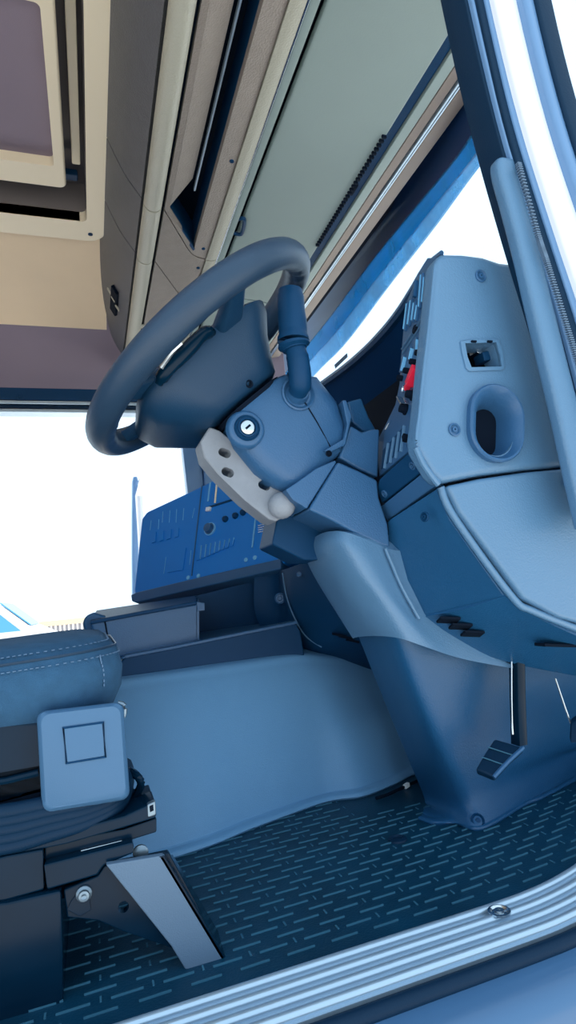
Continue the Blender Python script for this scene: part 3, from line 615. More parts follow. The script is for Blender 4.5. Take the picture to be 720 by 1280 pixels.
plate('column_bottom_panel', [(350, 630), (384, 640), (440, 668), (440, 700), (380, 700), (340, 680)], 0.30, 0.10, M_dark)  # dark blue bottom piece of the column
screw(V(411, 567, Y=0.204), -Y_, 0.004, cs, m=M_black)
plate('edge_panel', [(412, 566), (432, 556), (440, 520), (433, 500), (428, 500), (434, 530), (430, 548), (405, 563)], 0.214, 0.06, M_shroud, 0.002)

# ------------------------------------------------------------------ column cover and pedal tower
cv = thing('column_cover', 'light blue moulded cover wrapping the foot of the steering column', 'column cover', (0.45, 0.25, 0.27))
rows = [
 [V(384, 688, Y=0.37), V(388, 676, Y=0.33), V(404, 666, Y=0.26), V(424, 664, Y=0.215), V(447, 670, Y=0.20), V(486, 686, Y=0.205), V(520, 690, Y=0.215)],
 [V(383, 700, Y=0.37), V(388, 692, Y=0.33), V(405, 684, Y=0.25), V(428, 681, Y=0.205), V(452, 690, Y=0.195), V(492, 706, Y=0.205), V(540, 712, Y=0.215)],
 [V(397, 728, Y=0.37), V(403, 726, Y=0.33), V(422, 722, Y=0.25), V(446, 718, Y=0.205), V(470, 724, Y=0.195), V(506, 735, Y=0.205), V(560, 745, Y=0.215)],
 [V(420, 765, Y=0.37), V(427, 764, Y=0.33), V(447, 761, Y=0.25), V(474, 757, Y=0.205), V(497, 762, Y=0.195), V(526, 774, Y=0.205), V(590, 800, Y=0.215)],
 [V(441, 798, Y=0.37), V(450, 796, Y=0.33), V(472, 795, Y=0.25), V(500, 798, Y=0.205), V(530, 808, Y=0.195), V(580, 824, Y=0.205), V(650, 837, Y=0.215)]]
loft('cover', rows, (0.012, 0.012, 0.0), M_dash, cv, nu=24, nv=40)
loft('cover_top', [rows[0], [p+Vector((0.06, 0.03, 0.005)) for p in rows[0]]], (0, 0, -0.01), M_dash, cv, nu=3, nv=30)
sweep('highlight_edge', [V(482, 686, Y=0.198), V(490, 705, Y=0.198), V(503, 735, Y=0.198), V(524, 773, Y=0.198)], 0.003, M_dash, cv, n=8, samples=16)
pt = thing('pedal_tower', 'blue tapered column tower standing on the floor mat', 'column tower', (0.58, 0.3, 0))
rows = [
 [V(446, 790, Y=0.40), V(462, 790, Y=0.33), V(484, 792, Y=0.25), V(505, 798, Y=0.225), V(540, 805, Y=0.232), V(600, 815, Y=0.25), V(680, 830, Y=0.28), V(780, 850, Y=0.30)],
 [V(463, 833, Y=0.40), V(478, 834, Y=0.33), V(499, 836, Y=0.26), V(519, 840, Y=0.235), V(552, 845, Y=0.24), V(610, 855, Y=0.26), V(690, 860, Y=0.29), V(780, 870, Y=0.32)],
 [V(486, 890, Y=0.40), V(500, 892, Y=0.34), V(521, 893, Y=0.27), V(540, 893, Y=0.245), V(572, 893, Y=0.25), V(625, 900, Y=0.275), V(700, 900, Y=0.31), V(790, 890, Y=0.34)],
 [V(513, 955, Y=0.40), V(527, 957, Y=0.35), V(548, 958, Y=0.285), V(566, 957, Y=0.258), V(590, 953, Y=0.26), V(640, 950, Y=0.28), V(705, 935, Y=0.325), V(790, 915, Y=0.36)],
 [V(531, 1000, Y=0.40), V(543, 1003, Y=0.362), V(564, 1004, Y=0.300), V(582, 1003, Y=0.266), V(602, 994, Y=0.262), V(648, 972, Y=0.292), V(710, 945, Y=0.34), V(790, 915, Y=0.38)],
 [V(527, 1019, Z=0.012), V(544, 1026, Z=0.012), V(568, 1027, Z=0.012), V(591, 1033, Z=0.012), V(612, 1027, Z=0.012), V(652, 1003, Z=0.014), V(690, 984, Z=0.012), V(800, 925, Z=0.012)],
 [V(525, 1025, Z=0.006), V(544, 1031, Z=0.006), V(570, 1030, Z=0.006), V(594, 1038, Z=0.006), V(616, 1031, Z=0.006), V(656, 1007, Z=0.006), V(692, 991, Z=0.006), V(800, 930, Z=0.006)]]
loft('tower', rows, (0.012, 0.015, 0.0), M_dash_shaded, pt, nu=34, nv=60)
sweep('flange', [p+Vector((0.0, 0.0, 0.003)) for p in rows[-1]], 0.004, M_dash_shaded, pt, n=8, samples=50)
lathe('foot_screw', V(597, 1026, Y=0.246), (-0.2, -0.8, 0.5), [(0.012, -0.006), (0.012, 0.001), (0.009, 0.004), (0.007, 0.0), (0.005, 0.0), (0.004, 0.004), (0, 0.005)], M_dark, pt, 14)
# brake pedal hanging in front of the tower
pd = thing('brake_pedal', 'black brake pedal with grooved pad on a steel arm', 'pedal', V(630, 945, Y=0.21))
arm = [V(646, 820, Y=0.215), V(647, 870, Y=0.213), V(648, 905, Y=0.210), V(649, 930, Y=0.205)]
skin('arm', [rr(p, X_, Y_, 0.0085, 0.012, 0.003, 2) for p in arm], M_blackm, pd)
sweep('bright_edge', [V(639.5, 826, Y=0.207), V(639.5, 870, Y=0.205), V(640, 902, Y=0.202), V(641, 918, Y=0.20)], 0.0014, M_steel, pd, n=6, samples=10)
c1, c2, c3, c4 = V(594, 962, Y=0.19), V(617, 971, Y=0.165), V(654, 934, Y=0.170), V(618, 923, Y=0.205)
pn = (c2-c1).cross(c4-c1).normalized(); pn = pn if pn.z > 0 else -pn
prism('pad', [c1, (c1*2+c2)/3+pn*0.001, c2, (c2+c3)/2+pn*0.003, c3, (c3+c4)/2+pn*0.001, c4, (c1+c4)/2+pn*0.003], -pn*0.014, M_rubber, pd, b=0.004, seg=3)
for f_ in (0.36, 0.68):
    sweep('groove', [c1.lerp(c4, f_)+pn*0.0025, c2.lerp(c3, f_)+pn*0.0025], 0.0011, M_matrib, pd, n=6)
sweep('pad_edge', [c2+pn*-0.001, (c2+c3)/2+pn*0.0015, c3-pn*0.001], 0.0035, M_shroud, pd, n=8, samples=10)
ac = thing('accelerator_pedal', 'dark accelerator pedal at the right edge with thin rod', 'pedal', V(728, 935, Y=0.22))
sweep('rod', [V(694, 848, Y=0.24), V(706, 884, Y=0.235), V(721, 926, Y=0.23)], 0.0016, M_steel, ac, n=6)
q = [V(714, 905, Y=0.22), V(713, 930, Y=0.21), V(745, 925, Y=0.19), V(748, 880, Y=0.22)]
prism('pad', q, (0.008, 0.01, 0.006), M_rubber, ac, b=0.003)

# ------------------------------------------------------------------ floor mat
fm = thing('floor_mat', 'dark teal rubber floor mat with raised anti-slip ribs in the footwell', 'floor mat', (0.45, 0.3, 0))
silly = lambda x: 0.030 + (0.9*(x-0.44)**2 if x > 0.44 else 0)
mo = [Vector((-0.5, silly(-.5)+.004, 0)), Vector((0.1, silly(.1)+.004, 0)), Vector((0.44, silly(.44)+.004, 0)), Vector((0.6, silly(.6)+.004, 0)), Vector((0.8, silly(.8)+.004, 0)), Vector((1.0, 0.33, 0)), Vector((1.1, 0.62, 0)), Vector((-0.5, 0.62, 0))]
prism('mat_sheet', mo, (0, 0, 0.006), M_mat, fm, b=0.001)
bm = bmesh.new(); random.seed(3)
iy = 0; y = 0.045
while y < 0.60:
    x = -0.10 + (0.0275 if iy % 2 else 0)
    while x < 1.0:
        if y > silly(x)+0.018 and not (x > 0.40 and y > 0.40):
            bmesh.ops.create_cube(bm, size=1, matrix=Matrix.Translation((x, y, 0.0066)) @ Matrix.Rotation(0.03+0.45*max(0, x-0.40), 4, 'Z') @ Matrix.Diagonal((0.034, 0.0016, 0.003, 1)))
            if iy % 2 == 0: bmesh.ops.create_cube(bm, size=1, matrix=Matrix.Translation((x+0.0275, y+0.004, 0.0060)) @ Matrix.Diagonal((0.0022, 0.010, 0.002, 1)))
        x += 0.055
    y += 0.0205; iy += 1
o = finish(bm, 'anti_slip_rib', M_matrib, fm, smooth=False); o['kind'] = 'stuff'
lathe('mat_plug', V(497, 1050, Z=0.006), Z_, [(0.016, 0.0), (0.015, 0.003), (0.010, 0.0045), (0.007, 0.002), (0.0, 0.002)], M_rubber, fm, 18)
cl_ = thing('cable_clip', 'small white clip and cable at the tunnel foot', 'clip', V(508, 983, Z=0.006))
obox('clip', V(508, 982, Z=0.012), (0.006, 0.002, 0.001), (-0.001, 0.004, 0), (0, 0, 0.004), M_white, cl_, 0.001)
sweep('cable', [V(470, 998, Z=0.010), V(485, 993, Z=0.011), V(500, 986, Z=0.011), V(522, 976, Z=0.010)], 0.003, M_black, cl_, n=6, samples=10)

# ------------------------------------------------------------------ door sill
sx = [-0.6, -0.3, 0.0, 0.15, 0.30, 0.44, 0.50, 0.56, 0.62, 0.70, 0.80, 0.95]
def sillpath(dy, z): return [Vector((x, silly(x)+dy*(1+0.0*x), z+(0.25*(x-0.5)**2 if x > 0.5 else 0))) for x in sx]
ds = struct(thing('trim_6', None, None, (0.4, 0.0, 0)))
sec_ = []
def sweepsec(name, ya, yb, za, zb, m, parent, t=0.004):
    A = sillpath(ya, za); B = sillpath(yb, zb)
    return loft(name, [A, B], (0, 0, -t), m, parent, nu=2, nv=50)
sweepsec('sill_plate', 0.004, -0.072, 0.008, 0.004, M_alu, ds, 0.01)
for i, dy in enumerate((-0.002, -0.022, -0.042, -0.062)):
    sweep('rib', sillpath(dy, 0.0085-0.0009*i), 0.0058, M_alu, ds, n=10, samples=60)
screw(Vector((V(618, 1138, Z=0.01).x, silly(0.44)-0.020, 0.0135)), Z_, 0.011, ds, m=M_steel)
ds2 = struct(thing('trim_7', None, None, (0.4, -0.08, -0.1)))
sweep('door_seal', sillpath(-0.083, -0.004), 0.010, M_rubber, ds2, n=10, samples=60)
loft('painted_sill', [sillpath(-0.088, -0.006), sillpath(-0.105, -0.010), sillpath(-0.125, -0.022), sillpath(-0.135, -0.06), sillpath(-0.137, -0.16), sillpath(-0.137, -0.45)], (0, 0.012, -0.004), M_sillp, ds2, nu=18, nv=50)

# ------------------------------------------------------------------ engine tunnel
tn = struct(thing('wall_tunnel', None, None, (0.3, 0.6, 0)))
tx = [-0.7, -0.3, 0.098, 0.25, 0.40, 0.475, 0.56, 0.66, 0.95]
ty = [0.36, 0.39, 0.420, 0.468, 0.512, 0.498, 0.525, 0.565, 0.60]
bot = [Vector((x, y, 0.006)) for x, y in zip(tx, ty)]
def tr(dy, z, k=1.0): return [Vector((x, y+dy*(1.0 if x < 0.42 else 1.0), z-(0.05*max(0, x-0.40)/0.3)*k)) for x, y in zip(tx, ty)]
topY = [0.60, 0.60, 0.60, 0.60, 0.615, 0.64, 0.68, 0.72, 0.78]
def mixrow(f_, z): return [Vector((x, y+(b-y)*f_, z - (0.22*max(0, x-0.42) if f_ > .3 else 0))) for x, y, b in zip(tx, ty, topY)]
loft('tunnel_side', [mixrow(0.03, 0.022), mixrow(0.12, 0.06), mixrow(0.3, 0.12), mixrow(0.55, 0.19), mixrow(0.78, 0.245), mixrow(0.92, 0.27), mixrow(1.05, 0.286), mixrow(1.6, 0.296)], (0, 0.012, -0.004), M_tunnel, tn, nu=26, nv=60)
loft('tunnel_flange', [[p+Vector((0, -0.012, 0.004)) for p in bot], [p+Vector((0, -0.008, 0.010)) for p in bot], [p+Vector((0, 0.004, 0.014)) for p in bot], mixrow(0.045, 0.026)], (0, 0.004, -0.004), M_tunnel, tn, nu=10, nv=60)
struct(box('floor_tunnel_top', (-0.7, 0.70, 0.0), (0.7, 1.5, 0.285), M_dark))

# ------------------------------------------------------------------ storage tray on the tunnel
ty_ = thing('storage_tray', 'dark blue open storage tray on the engine tunnel beside the seat', 'storage tray', (0.2, 0.75, 0.28))
TY = 0.62
def fT(pts, Y=TY): return [V(x, y, Y=Y) for x, y in pts]
prism('front_lip', fT([(150, 829), (157, 820), (210, 811), (370, 778), (376, 790), (381, 820), (310, 827), (200, 844), (160, 850), (150, 851)]), (0, 0.03, 0), M_dark, ty_, b=0.004, seg=3)
prism('lip_top', fT([(150, 825), (157, 819), (210, 809), (371, 776), (372, 780), (210, 813), (157, 823)], TY-0.003), (0, 0.04, 0.0), M_shroud, ty_, b=0.002)
prism('body', fT([(112, 778), (131, 774), (249, 754), (249, 806), (160, 822), (128, 822)], TY+0.03), (0, 0.06, 0), M_shroud, ty_, b=0.005, seg=3)
prism('end_block', fT([(103, 779), (107, 770), (118, 765), (133, 770), (134, 774), (134, 820), (112, 812)], TY+0.05), (0, 0.10, 0), M_dash_shaded, ty_, b=0.006, seg=3)
prism('lid', [V(112, 776, Y=TY+0.025), V(246, 751, Y=TY+0.025), V(246, 744, Y=TY+0.30), V(120, 763, Y=TY+0.30)], (0, 0, -0.008), M_dark, ty_, b=0.003)
prism('recess_back', fT([(244, 745), (360, 716), (366, 800), (244, 812)], 0.86), (0, 0.01, 0), M_dark, ty_)
prism('recess_floor', [V(249, 806, Y=TY+0.03), V(372, 781, Y=TY+0.03), V(350, 776, Y=0.86), V(249, 790, Y=0.86)], (0, 0, -0.008), M_shroud, ty_)
prism('recess_end', [V(249, 754, Y=TY+0.03), V(249, 806, Y=TY+0.03), V(249, 790, Y=0.86), V(249, 748, Y=0.86)], (-0.006, 0, 0), M_shroud, ty_)
prism('recess_rim', [V(246, 752, Y=TY+0.026), V(256, 754, Y=TY+0.026), V(256, 763, Y=TY+0.026), V(247, 764, Y=TY+0.026)], (0, 0.02, 0), M_shroud, ty_, b=0.001)
sweep('lid_gap', [V(131, 776, Y=TY+0.029), V(134, 792, Y=TY+0.029), V(137, 815, Y=TY+0.029)], 0.0016, M_black, ty_, n=6)

# ------------------------------------------------------------------ lower centre dash
ld = thing('lower_centre_dash', 'dark blue curved lower dash section between tray and column cover', 'dash panel', (0.5, 0.6, 0.3))
rows = [[V(318, 716, Y=0.82), V(345, 712, Y=0.78), V(355, 712, Y=0.72), V(390, 700, Y=0.62), V(440, 690, Y=0.55), V(500, 690, Y=0.50)],
        [V(318, 760, Y=0.82), V(348, 755, Y=0.78), V(360, 752, Y=0.70), V(400, 750, Y=0.60), V(445, 750, Y=0.53), V(500, 750, Y=0.50)],
        [V(330, 790, Y=0.82), V(352, 782, Y=0.76), V(372, 782, Y=0.68), V(410, 785, Y=0.60), V(455, 790, Y=0.54), V(510, 790, Y=0.50)],
        [V(360, 815, Y=0.80), V(375, 812, Y=0.72), V(395, 812, Y=0.66), V(425, 812, Y=0.62), V(465, 815, Y=0.58), V(520, 820, Y=0.54)],
        [V(375, 830, Y=0.86), V(390, 832, Y=0.80), V(410, 836, Y=0.76), V(440, 838, Y=0.72), V(480, 840, Y=0.68), V(530, 845, Y=0.64)]]
loft('panel', rows, (0.012, 0.015, 0), M_dark, ld, nu=24, nv=30)
sweep('trim_line', [V(353, 716, Y=0.70), V(358, 745, Y=0.69), V(368, 772, Y=0.665), V(382, 795, Y=0.66), V(402, 809, Y=0.64)], 0.0016, M_dash, ld, n=6, samples=20)
lathe('power_socket', V(350, 748, Y=0.735), (-0.35, -0.9, 0.1), [(0.013, -0.004), (0.013, 0.003), (0.011, 0.004), (0.0095, 0.001), (0.006, 0.001), (0.0045, 0.004), (0, 0.004)], M_shroud, ld, 18)
lathe('plug', V(374, 718, Y=0.63), (-0.35, -0.9, 0.1), [(0.006, -0.004), (0.006, 0.003), (0.004, 0.004), (0, 0.003)], M_shroud, ld, 12)
for x, y in ((424, 794), (432, 797), (440, 801)):
    obox('vent_slot', V(x, y, Y=0.575), (0.011, -0.003, -0.004), (0.0, 0.01, 0), (0.0, 0, 0.0025), M_black, ld)

# ------------------------------------------------------------------ centre console of the dash
cc_ = thing('centre_console', 'blue centre dash console with buttons and rotary knob, brightened by painted glare', 'centre console', (0.4, 1.0, 0.42))
CA, CB, CC = V(182, 640, Y=1.20), V(167, 742, Y=1.13), V(345, 690, Y=0.78)
CPL = plane(CA, CB, CC); CN = CPL[1] if CPL[1].y < 0 else -CPL[1]
def K(x, y, h=0.0): return V(x, y, pl=CPL)+CN*h
def kb(name, a, b, w, h, m, parent=None, bb=0.0006):
    A, B = K(*a), K(*b); d = B-A; Ln = d.length; d.normalize(); s = CN.cross(d)
    return obox(name, (A+B)/2+CN*h/2, d*Ln/2, s*w/2, CN*h/2, m, parent or cc_, bb)
prism('body', [K(x, y) for x, y in ((176, 648), (183, 639), (230, 617), (300, 583), (400, 560), (405, 690), (350, 704), (260, 722), (170, 746), (166, 740))], -CN*0.10, M_cons_glare, cc_, b=0.010, seg=4)
prism('lower_lip', [K(x, y, 0.006) for x, y in ((165, 744), (172, 741), (260, 720), (352, 699), (353, 712), (262, 733), (172, 754), (166, 752))], -CN*0.09, M_shroud, cc_, b=0.004, seg=3)
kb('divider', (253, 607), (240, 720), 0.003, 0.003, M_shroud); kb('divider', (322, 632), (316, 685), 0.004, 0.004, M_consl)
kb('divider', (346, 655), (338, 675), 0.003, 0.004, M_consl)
kb('radio_slot', (262, 634), (300, 622), 0.006, 0.002, M_dark)
def k3(x, y): return x/3.6+160, y/3.6+570                     # from the enlarged crop
for a, b in (((105, 290), (100, 335)), ((158, 250), (155, 300)), ((190, 245), (186, 300)), ((220, 240), (217, 300)), ((252, 235), (248, 290)), ((300, 235), (290, 280)), ((140, 285), (137, 330)), ((172, 455), (162, 530)), ((285, 425), (278, 490))):
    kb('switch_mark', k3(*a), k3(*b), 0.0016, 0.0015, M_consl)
for i in range(8):
    x = 325+i*21; kb('push_button', k3(x, 405-i*5), k3(x-6, 470-i*9), 0.0125, 0.0035, M_cons_glare); kb('button_mark', k3(x+8, 403-i*5), k3(x+2, 465-i*9), 0.0012, 0.004, M_consl)
for i in range(4): kb('push_button', k3(120+i*34, 345-i*6), k3(118+i*34, 390-i*8), 0.015, 0.003, M_cons_glare)
kb('cubby_door', k3(230, 420), k3(215, 520), 0.055, 0.003, M_cons_glare)
lathe('rotary_knob', K(*k3(372, 330)), CN, [(0.017, -0.001), (0.017, 0.005), (0.014, 0.007), (0.012, 0.016), (0.0, 0.018)], M_shroud, cc_, 20)
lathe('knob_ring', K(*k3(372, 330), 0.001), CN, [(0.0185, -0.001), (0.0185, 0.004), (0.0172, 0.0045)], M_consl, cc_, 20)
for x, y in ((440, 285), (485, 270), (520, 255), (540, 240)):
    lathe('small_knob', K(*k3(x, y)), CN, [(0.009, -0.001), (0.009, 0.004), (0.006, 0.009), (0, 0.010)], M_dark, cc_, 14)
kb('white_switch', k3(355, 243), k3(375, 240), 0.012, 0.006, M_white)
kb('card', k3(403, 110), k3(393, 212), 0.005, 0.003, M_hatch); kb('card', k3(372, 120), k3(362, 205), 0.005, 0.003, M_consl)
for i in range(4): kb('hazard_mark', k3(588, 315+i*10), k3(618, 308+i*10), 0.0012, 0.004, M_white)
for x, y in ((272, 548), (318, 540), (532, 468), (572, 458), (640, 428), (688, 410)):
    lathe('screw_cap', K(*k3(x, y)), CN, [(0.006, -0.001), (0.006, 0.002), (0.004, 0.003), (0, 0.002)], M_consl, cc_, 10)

# ------------------------------------------------------------------ open passenger door seen through the far doorway
pdoor = thing('door_1', None, None, (0.3, 2.7, 0.3)); struct(pdoor)
da, db = V(238, 560, Y=2.26), V(172, 600, Y=3.15)
def dpt(f_, z): return Vector((da.x+(db.x-da.x)*f_, da.y+(db.y-da.y)*f_, z))
zt0, zt1, zb = V(232, 553, Y=2.30).z, V(174, 608, Y=3.1).z, 0.62
sweep('window_frame', [dpt(0.05, zb), dpt(0.05, zt0-0.02), dpt(0.12, zt0), dpt(0.9, zt1+0.01), dpt(1.0, zt1-0.05), dpt(1.02, zb)], 0.022, M_white_body, pdoor, n=8)
prism('door_panel', [dpt(0.0, zb), dpt(1.03, zb), dpt(1.03, -0.1), dpt(0.0, -0.1)], (0.05, 0.01, 0), M_blueb, pdoor, b=0.01)
mi = thing('wing_mirror', 'tall blue-backed wing mirror outside the open passenger door', 'mirror', V(169, 650, Y=3.35))
skin('housing', [rr(V(168.5, y, Y=3.35), X_, Y_, a, 0.05, 0.012, 3) for y, a in ((598, 0.012), (603, 0.018), (650, 0.020), (700, 0.020), (745, 0.018))], M_blueb, mi)
sweep('arm', [V(170, 605, Y=3.35), V(190, 590, Y=3.2), V(215, 565, Y=2.6)], 0.01, M_white_body, mi, n=8)

# ------------------------------------------------------------------ driver seat
seat = thing('driver_seat', 'dark blue fabric driver seat on a black suspension base', 'seat', (-0.1, 0.3, 0))
zc0, zc1 = V(120, 905, Y=0.14).z, V(90, 791, Y=0.16).z
xf = V(157, 850, Y=0.15).x
# cushion: stacked rounded-rectangle outlines
Xr = -0.62
def clo(z, ins, fr): 
    x1 = xf-fr; return rr(Vector(((Xr+x1)/2, 0.36, z)), X_, Y_, (x1-Xr)/2, 0.235-ins, 0.085, 8)
hz = zc1-zc0
def tilt(l, k):  # the cushion rises slightly towards its nose
    return [Vector((p.x, p.y, p.z-0.10*(xf-p.x)*k)) for p in l]
cu = skin('cushion', [tilt(clo(zc0+0.000, 0.035, 0.040), .15), tilt(clo(zc0+0.012, 0.012, 0.014), .2), tilt(clo(zc0+0.035, 0.002, 0.003), .3), tilt(clo(zc0+hz*0.55, 0.0, 0.0), .4), tilt(clo(zc0+hz*0.78, 0.006, 0.006), .4), tilt(clo(zc0+hz*0.93, 0.028, 0.026), .4), tilt(clo(zc0+hz*0.985, 0.06, 0.055), .4), tilt(clo(zc1, 0.11, 0.11), .4)], M_seat, seat, angle=80)
bk = [rr(Vector((-0.56+0.02*0-0.25*(z-0.38), 0.36, z)), X_, Y_, a, b_, 0.05, 6) for z, a, b_ in ((0.34, 0.04, 0.20), (0.37, 0.065, 0.225), (0.6, 0.065, 0.235), (0.9, 0.06, 0.23), (1.05, 0.055, 0.20), (1.12, 0.045, 0.12), (1.25, 0.045, 0.12), (1.27, 0.03, 0.10))]
skin('backrest', bk, M_seat, seat, angle=80)
def seam(z, ins, fr, k=.4):
    l = tilt(clo(z, ins, fr), k); n = len(l); return [p for p in l]
sl_ = seam(zc0+hz*0.80, 0.0065, 0.0065)
sweep('piping', sl_, 0.0016, M_wheel, cu, n=6, closed=True)
bm = bmesh.new()
for zf, ins in ((0.72, 0.0028), (0.87, 0.0155)):
    l = seam(zc0+hz*zf, ins, ins)
    for i in range(len(l)):
        a, b = l[i], l[(i+1) % len(l)]; Ln = (b-a).length; k = max(1, int(Ln/0.006)); d = (b-a).normalized()
        if (a.y+b.y)/2 > 0.5: continue
        for j in range(k):
            p = a+(b-a)*((j+.5)/k)
            R = Matrix((d, d.cross(Z_).normalized(), Z_)).transposed().to_4x4()
            bmesh.ops.create_cube(bm, size=1, matrix=Matrix.Translation(p) @ R @ Matrix.Diagonal((0.0034, 0.0022, 0.0012, 1)))
lv = [tilt(clo(zc0+hz*zf, ins, ins), .4) for zf, ins in ((0.40, 0.0005), (0.55, 0.0), (0.66, 0.002), (0.72, 0.0028))]
for jn in (31,):
    col_ = [l[jn] for l in lv]
    for p in spline(col_, 9):
        bmesh.ops.create_cube(bm, size=1, matrix=Matrix.Translation(p) @ Matrix.Diagonal((0.0016, 0.0016, 0.0034, 1)))
st_ = finish(bm, 'stitching', M_stitch, cu, smooth=False); st_['kind'] = 'stuff'
# side box with raised plate
SY = 0.105
bx = skin('side_box', [rr(V(105, 945, Y=SY+h), Vector((1, 0, -0.03)), Z_, a, b, 0.010, 5) for h, a, b in ((0.10, 0.047, 0.056), (0.012, 0.047, 0.056), (0.004, 0.0455, 0.0545), (0.0, 0.042, 0.051))], M_seatbx, seat)
plt = prism('raised_plate', [V(x, y, Y=SY-0.0015) for x, y in ((80, 911), (128, 904), (131, 945), (84, 953))], (0, 0.004, 0), M_seatbx, seat, b=0.001)
sweep('plate_groove', [V(x, y, Y=SY-0.0005) for x, y in ((79, 910), (129, 903), (132, 946), (83, 954))], 0.0016, M_dark, plt, n=6, closed=True)
hk = [V(147, 879, Y=0.14), V(155, 882, Y=0.14), V(154, 895, Y=0.14), V(149, 897, Y=0.14)]
sweep('hook', hk, 0.0035, M_dsteel, seat, n=8, samples=10)
prism('hook_plate', [V(139, 882, Y=0.145), V(155, 880, Y=0.145), V(150, 896, Y=0.145)], (0, 0.003, 0), M_steel, seat)
# glossy black cover behind the box, bellows, slide rails
prism('black_cover', [V(x, y, Y=SY+0.03) for x, y in ((-90, 905), (52, 900), (58, 985), (56, 1003), (-90, 1030))], (0, 0.30, 0), M_blackm, seat, b=0.006, seg=3)
sweep('cover_edge', [V(-90, 990, Y=SY+0.026), V(8, 976, Y=SY+0.026), V(48, 966, Y=SY+0.026)], 0.004, M_blackm, seat, n=8)
for i in range(5):
    yo = i*11
    pth = [V(-90, 1026+yo, Y=0.118), V(8, 1014+yo, Y=0.118), V(60, 1004+yo*0.9, Y=0.118), V(110, 996+yo*0.72, Y=0.122), V(148, 984+yo*0.5, Y=0.14), V(159, 966+yo*0.35, Y=0.20), V(158, 955+yo*0.3, Y=0.34)]
    sweep('bellows_fold', pth, 0.0085, M_rubber, seat, n=10, samples=36)
box('bellows_core', (-0.6, 0.135, 0.10), (0.0, 0.55, 0.25), M_black, seat)
def sl3(x, y): return x/3.6, y/3.6+960                       # from the enlarged crop of the seat base
def sp3(name, pts, Y, t, m, b=0.003): return prism(name, [V(*sl3(*p), Y=Y) for p in pts], (0, t, 0), m, seat, b, 2)
sp3('slide_rail', [(-300, 440), (30, 345), (300, 285), (560, 215), (700, 150), (705, 225), (560, 270), (300, 345), (30, 400), (-300, 480)], 0.115, 0.05, M_blackm, 0.003)
sp3('slide_rail', [(540, 165), (685, 120), (690, 145), (560, 190)], 0.16, 0.05, M_blackm, 0.002)
sp3('slide_rail', [(200, 340), (560, 275), (705, 225), (705, 290), (560, 335), (360, 380), (200, 420)], 0.125, 0.05, M_blackm, 0.002)
e = sp3('rail_end_cap', [(662, 165), (700, 148), (703, 212), (665, 225)], 0.113, 0.01, M_dsteel, 0.002)
sp3('cap_slot', [(672, 172), (690, 164), (692, 192), (675, 200)], 0.1125, 0.004, M_black, 0.0005)
sweep('release_lever', [V(*sl3(590, 130), Y=0.20), V(*sl3(575, 20), Y=0.20), V(*sl3(610, 30), Y=0.17), V(*sl3(635, 70), Y=0.17), V(*sl3(610, 130), Y=0.18)], 0.005, M_blackm, seat, n=8, samples=20)
sp3('guide_strip', [(360, 372), (550, 325), (548, 345), (375, 392)], 0.120, 0.006, M_steel, 0.001)
sp3('cross_rail', [(195, 435), (600, 332), (605, 385), (470, 440), (440, 485), (210, 552)], 0.108, 0.05, M_blackm, 0.003)
sp3('base_box', [(-300, 480), (30, 395), (195, 365), (200, 550), (30, 600), (-300, 680)], 0.112, 0.30, M_blackm, 0.003)
sp3('base_side', [(-300, 640), (30, 605), (275, 550), (285, 800), (285, 1150), (-300, 1150)], 0.106, 0.30, M_blackm, 0.004)
brs = sp3('foot_bracket', [(285, 550), (440, 485), (470, 440), (760, 380), (900, 640), (1005, 860), (960, 900), (780, 815), (560, 740), (440, 690), (300, 675)], 0.112, 0.012, M_blackm, 0.002)
cut(brs, prism('c', rr(V(*sl3(562, 686), Y=0.08), X_, Z_, 0.0058, 0.0064, 0.0057, 6), (0, 0.1, 0), None))
lathe('bracket_bolt', V(*sl3(378, 563), Y=0.112), -Y_, [(0.0085, 0.0), (0.0085, 0.003), (0.006, 0.005), (0.0055, 0.009), (0.003, 0.0095), (0.0, 0.008)], M_dsteel, seat, 16)
sp3('bracket_boss', [(300, 640), (320, 600), (350, 560), (400, 560), (410, 640), (360, 670)], 0.110, 0.004, M_blackm, 0.001)
lathe('rail_bolt', V(*sl3(632, 378), Y=0.13), -Y_, [(0.009, 0.0), (0.009, 0.004), (0.006, 0.006), (0, 0.006)], M_dsteel, seat, 14)
# grey wedge cover over the foot
wq = [V(132, 1081, Y=0.098), V(205, 1069, Y=0.098), V(274, 1183, Y=0.098), V(292, 1213, Y=0.098), V(232, 1213, Y=0.098), V(214, 1183, Y=0.098)]
prism('foot_cover', wq, (0.0, 0.01, 0), M_grey, seat, b=0.002)
prism('foot_cover_side', [V(205, 1069, Y=0.098), V(216, 1068, Y=0.16), V(302, 1213, Y=0.16), V(292, 1213, Y=0.098)], (-0.006, 0.0, 0), M_blackm, seat, b=0.001)

# ------------------------------------------------------------------ outside
gd = struct(box('floor_yard', (-60, -40, -1.46), (80, 120, -1.40), M_ground))
FY = 14.0
fn_ = thing('boundary_fence', 'grey slatted fence with pale beige rail across the yard', 'fence', (-1, FY, -1.4))
zr = V(60, 779, Y=FY).z
box('rail', (-9, FY-0.1, zr-0.07), (6, FY+0.1, zr+0.05), M_beige, fn_, b=0.01)
base = box('slat', (0, FY, -1.4), (0.06, FY+0.03, zr-0.07), M_fence, fn_)
for k in range(1, 90):
    s = base.copy(); COL.objects.link(s); s.location.x = base.location.x - 5 + k*0.09
base.location.x -= 5
mp = box('marker_board', (V(33, 785, Y=FY-0.2).x, FY-0.22, -1.4), (V(40, 785, Y=FY-0.2).x, FY-0.16, V(36, 782, Y=FY-0.2).z), M_orange, b=0.005)
tag(mp, 'small orange marker board standing before the yard fence', 'marker')
vn = thing('parked_van', 'pale parked van with blue windscreen seen beyond the far doorway', 'van', (-3.0, 11, -1.4))
VY = 10.0
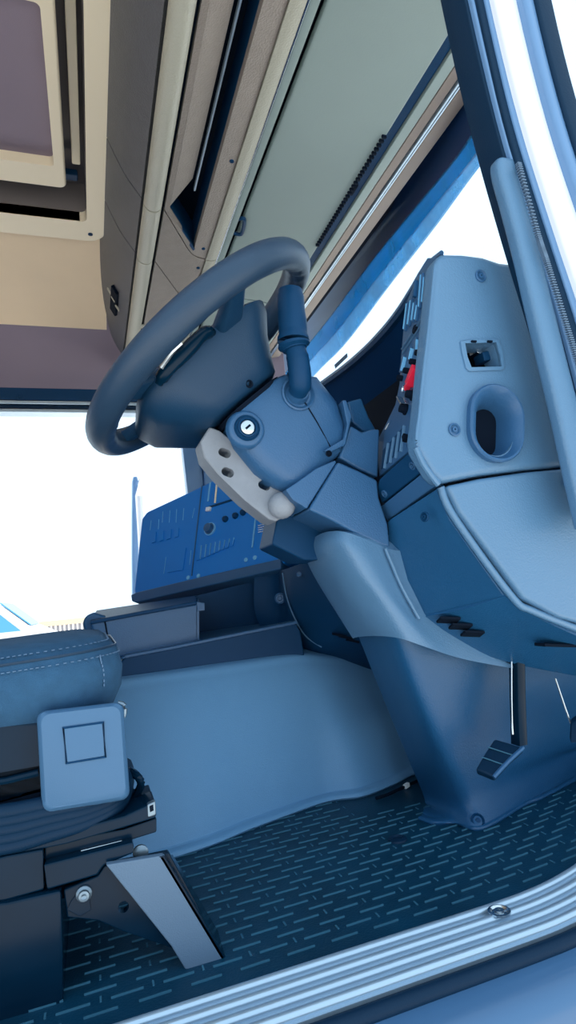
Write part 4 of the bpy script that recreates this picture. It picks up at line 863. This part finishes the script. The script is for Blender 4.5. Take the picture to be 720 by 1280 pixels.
v0 = V(38, 768, Y=VY).x; vz_ = V(10, 750, Y=VY).z
pr_ = [(v0-4.5, -1.1), (v0-4.5, vz_), (v0-0.75, vz_+0.02), (v0-0.45, vz_-0.05), (v0-0.05, vz_-0.42), (v0+0.55, vz_-0.75), (v0+0.75, vz_-1.1), (v0+0.75, -1.1)]
prism('body', [Vector((x, VY, z)) for x, z in pr_], (0, 1.8, 0), M_white_body, vn, b=0.05, seg=3)
prism('windscreen', [Vector((v0-0.44, VY+0.1, vz_-0.04)), Vector((v0-0.02, VY+0.1, vz_-0.43)), Vector((v0-0.02, VY+1.7, vz_-0.43)), Vector((v0-0.44, VY+1.7, vz_-0.04))], (0.012, 0, 0.012), M_vang, vn)
prism('side_window', [Vector((v0-1.3, VY-0.01, vz_-0.1)), Vector((v0-0.55, VY-0.01, vz_-0.1)), Vector((v0-0.15, VY-0.01, vz_-0.5)), Vector((v0-1.3, VY-0.01, vz_-0.5))], (0, 0.02, 0), M_vang, vn)
for xw in (v0-3.6, v0-0.2):
    for yw in (VY-0.02, VY+1.62): lathe('wheel', Vector((xw, yw, -1.08)), Y_, [(0.32, 0.0), (0.33, 0.03), (0.33, 0.18), (0.32, 0.2), (0.2, 0.2)], M_rubber, vn, 20)

# ------------------------------------------------------------------ the dashboard is one thing: its panels are parts, their details sub-parts
db_ = thing('dashboard', 'blue-grey moulded truck dashboard running behind the steering wheel to the door', 'dashboard', (0.6, 0.6, 0.3))
for root, main, nm in ((ep, 'panel', 'dash_end_panel'), (kp, 'near_face', 'knee_panel'), (sp, 'plate', 'switch_panel'), (fs, 'upper_strip', 'fascia_strip'), (ih, 'hood_top', 'instrument_hood'), (cs, 'side_panel', 'column_surround'), (ld, 'panel', 'lower_centre_dash'), (cc_, 'body', 'centre_console'), (cv, 'cover', 'column_cover')):
    kids = [o for o in WORLD if o.parent == root]
    mn = [o for o in kids if o.name.split('.')[0] == main][0]
    mn.parent = db_; mn.location = WORLD[mn]-db_.location; mn['label'] = root['label']
    for o in kids:
        if o is not mn: o.parent = mn; o.location = WORLD[o]-WORLD[mn]
    bpy.data.objects.remove(root); mn.name = nm
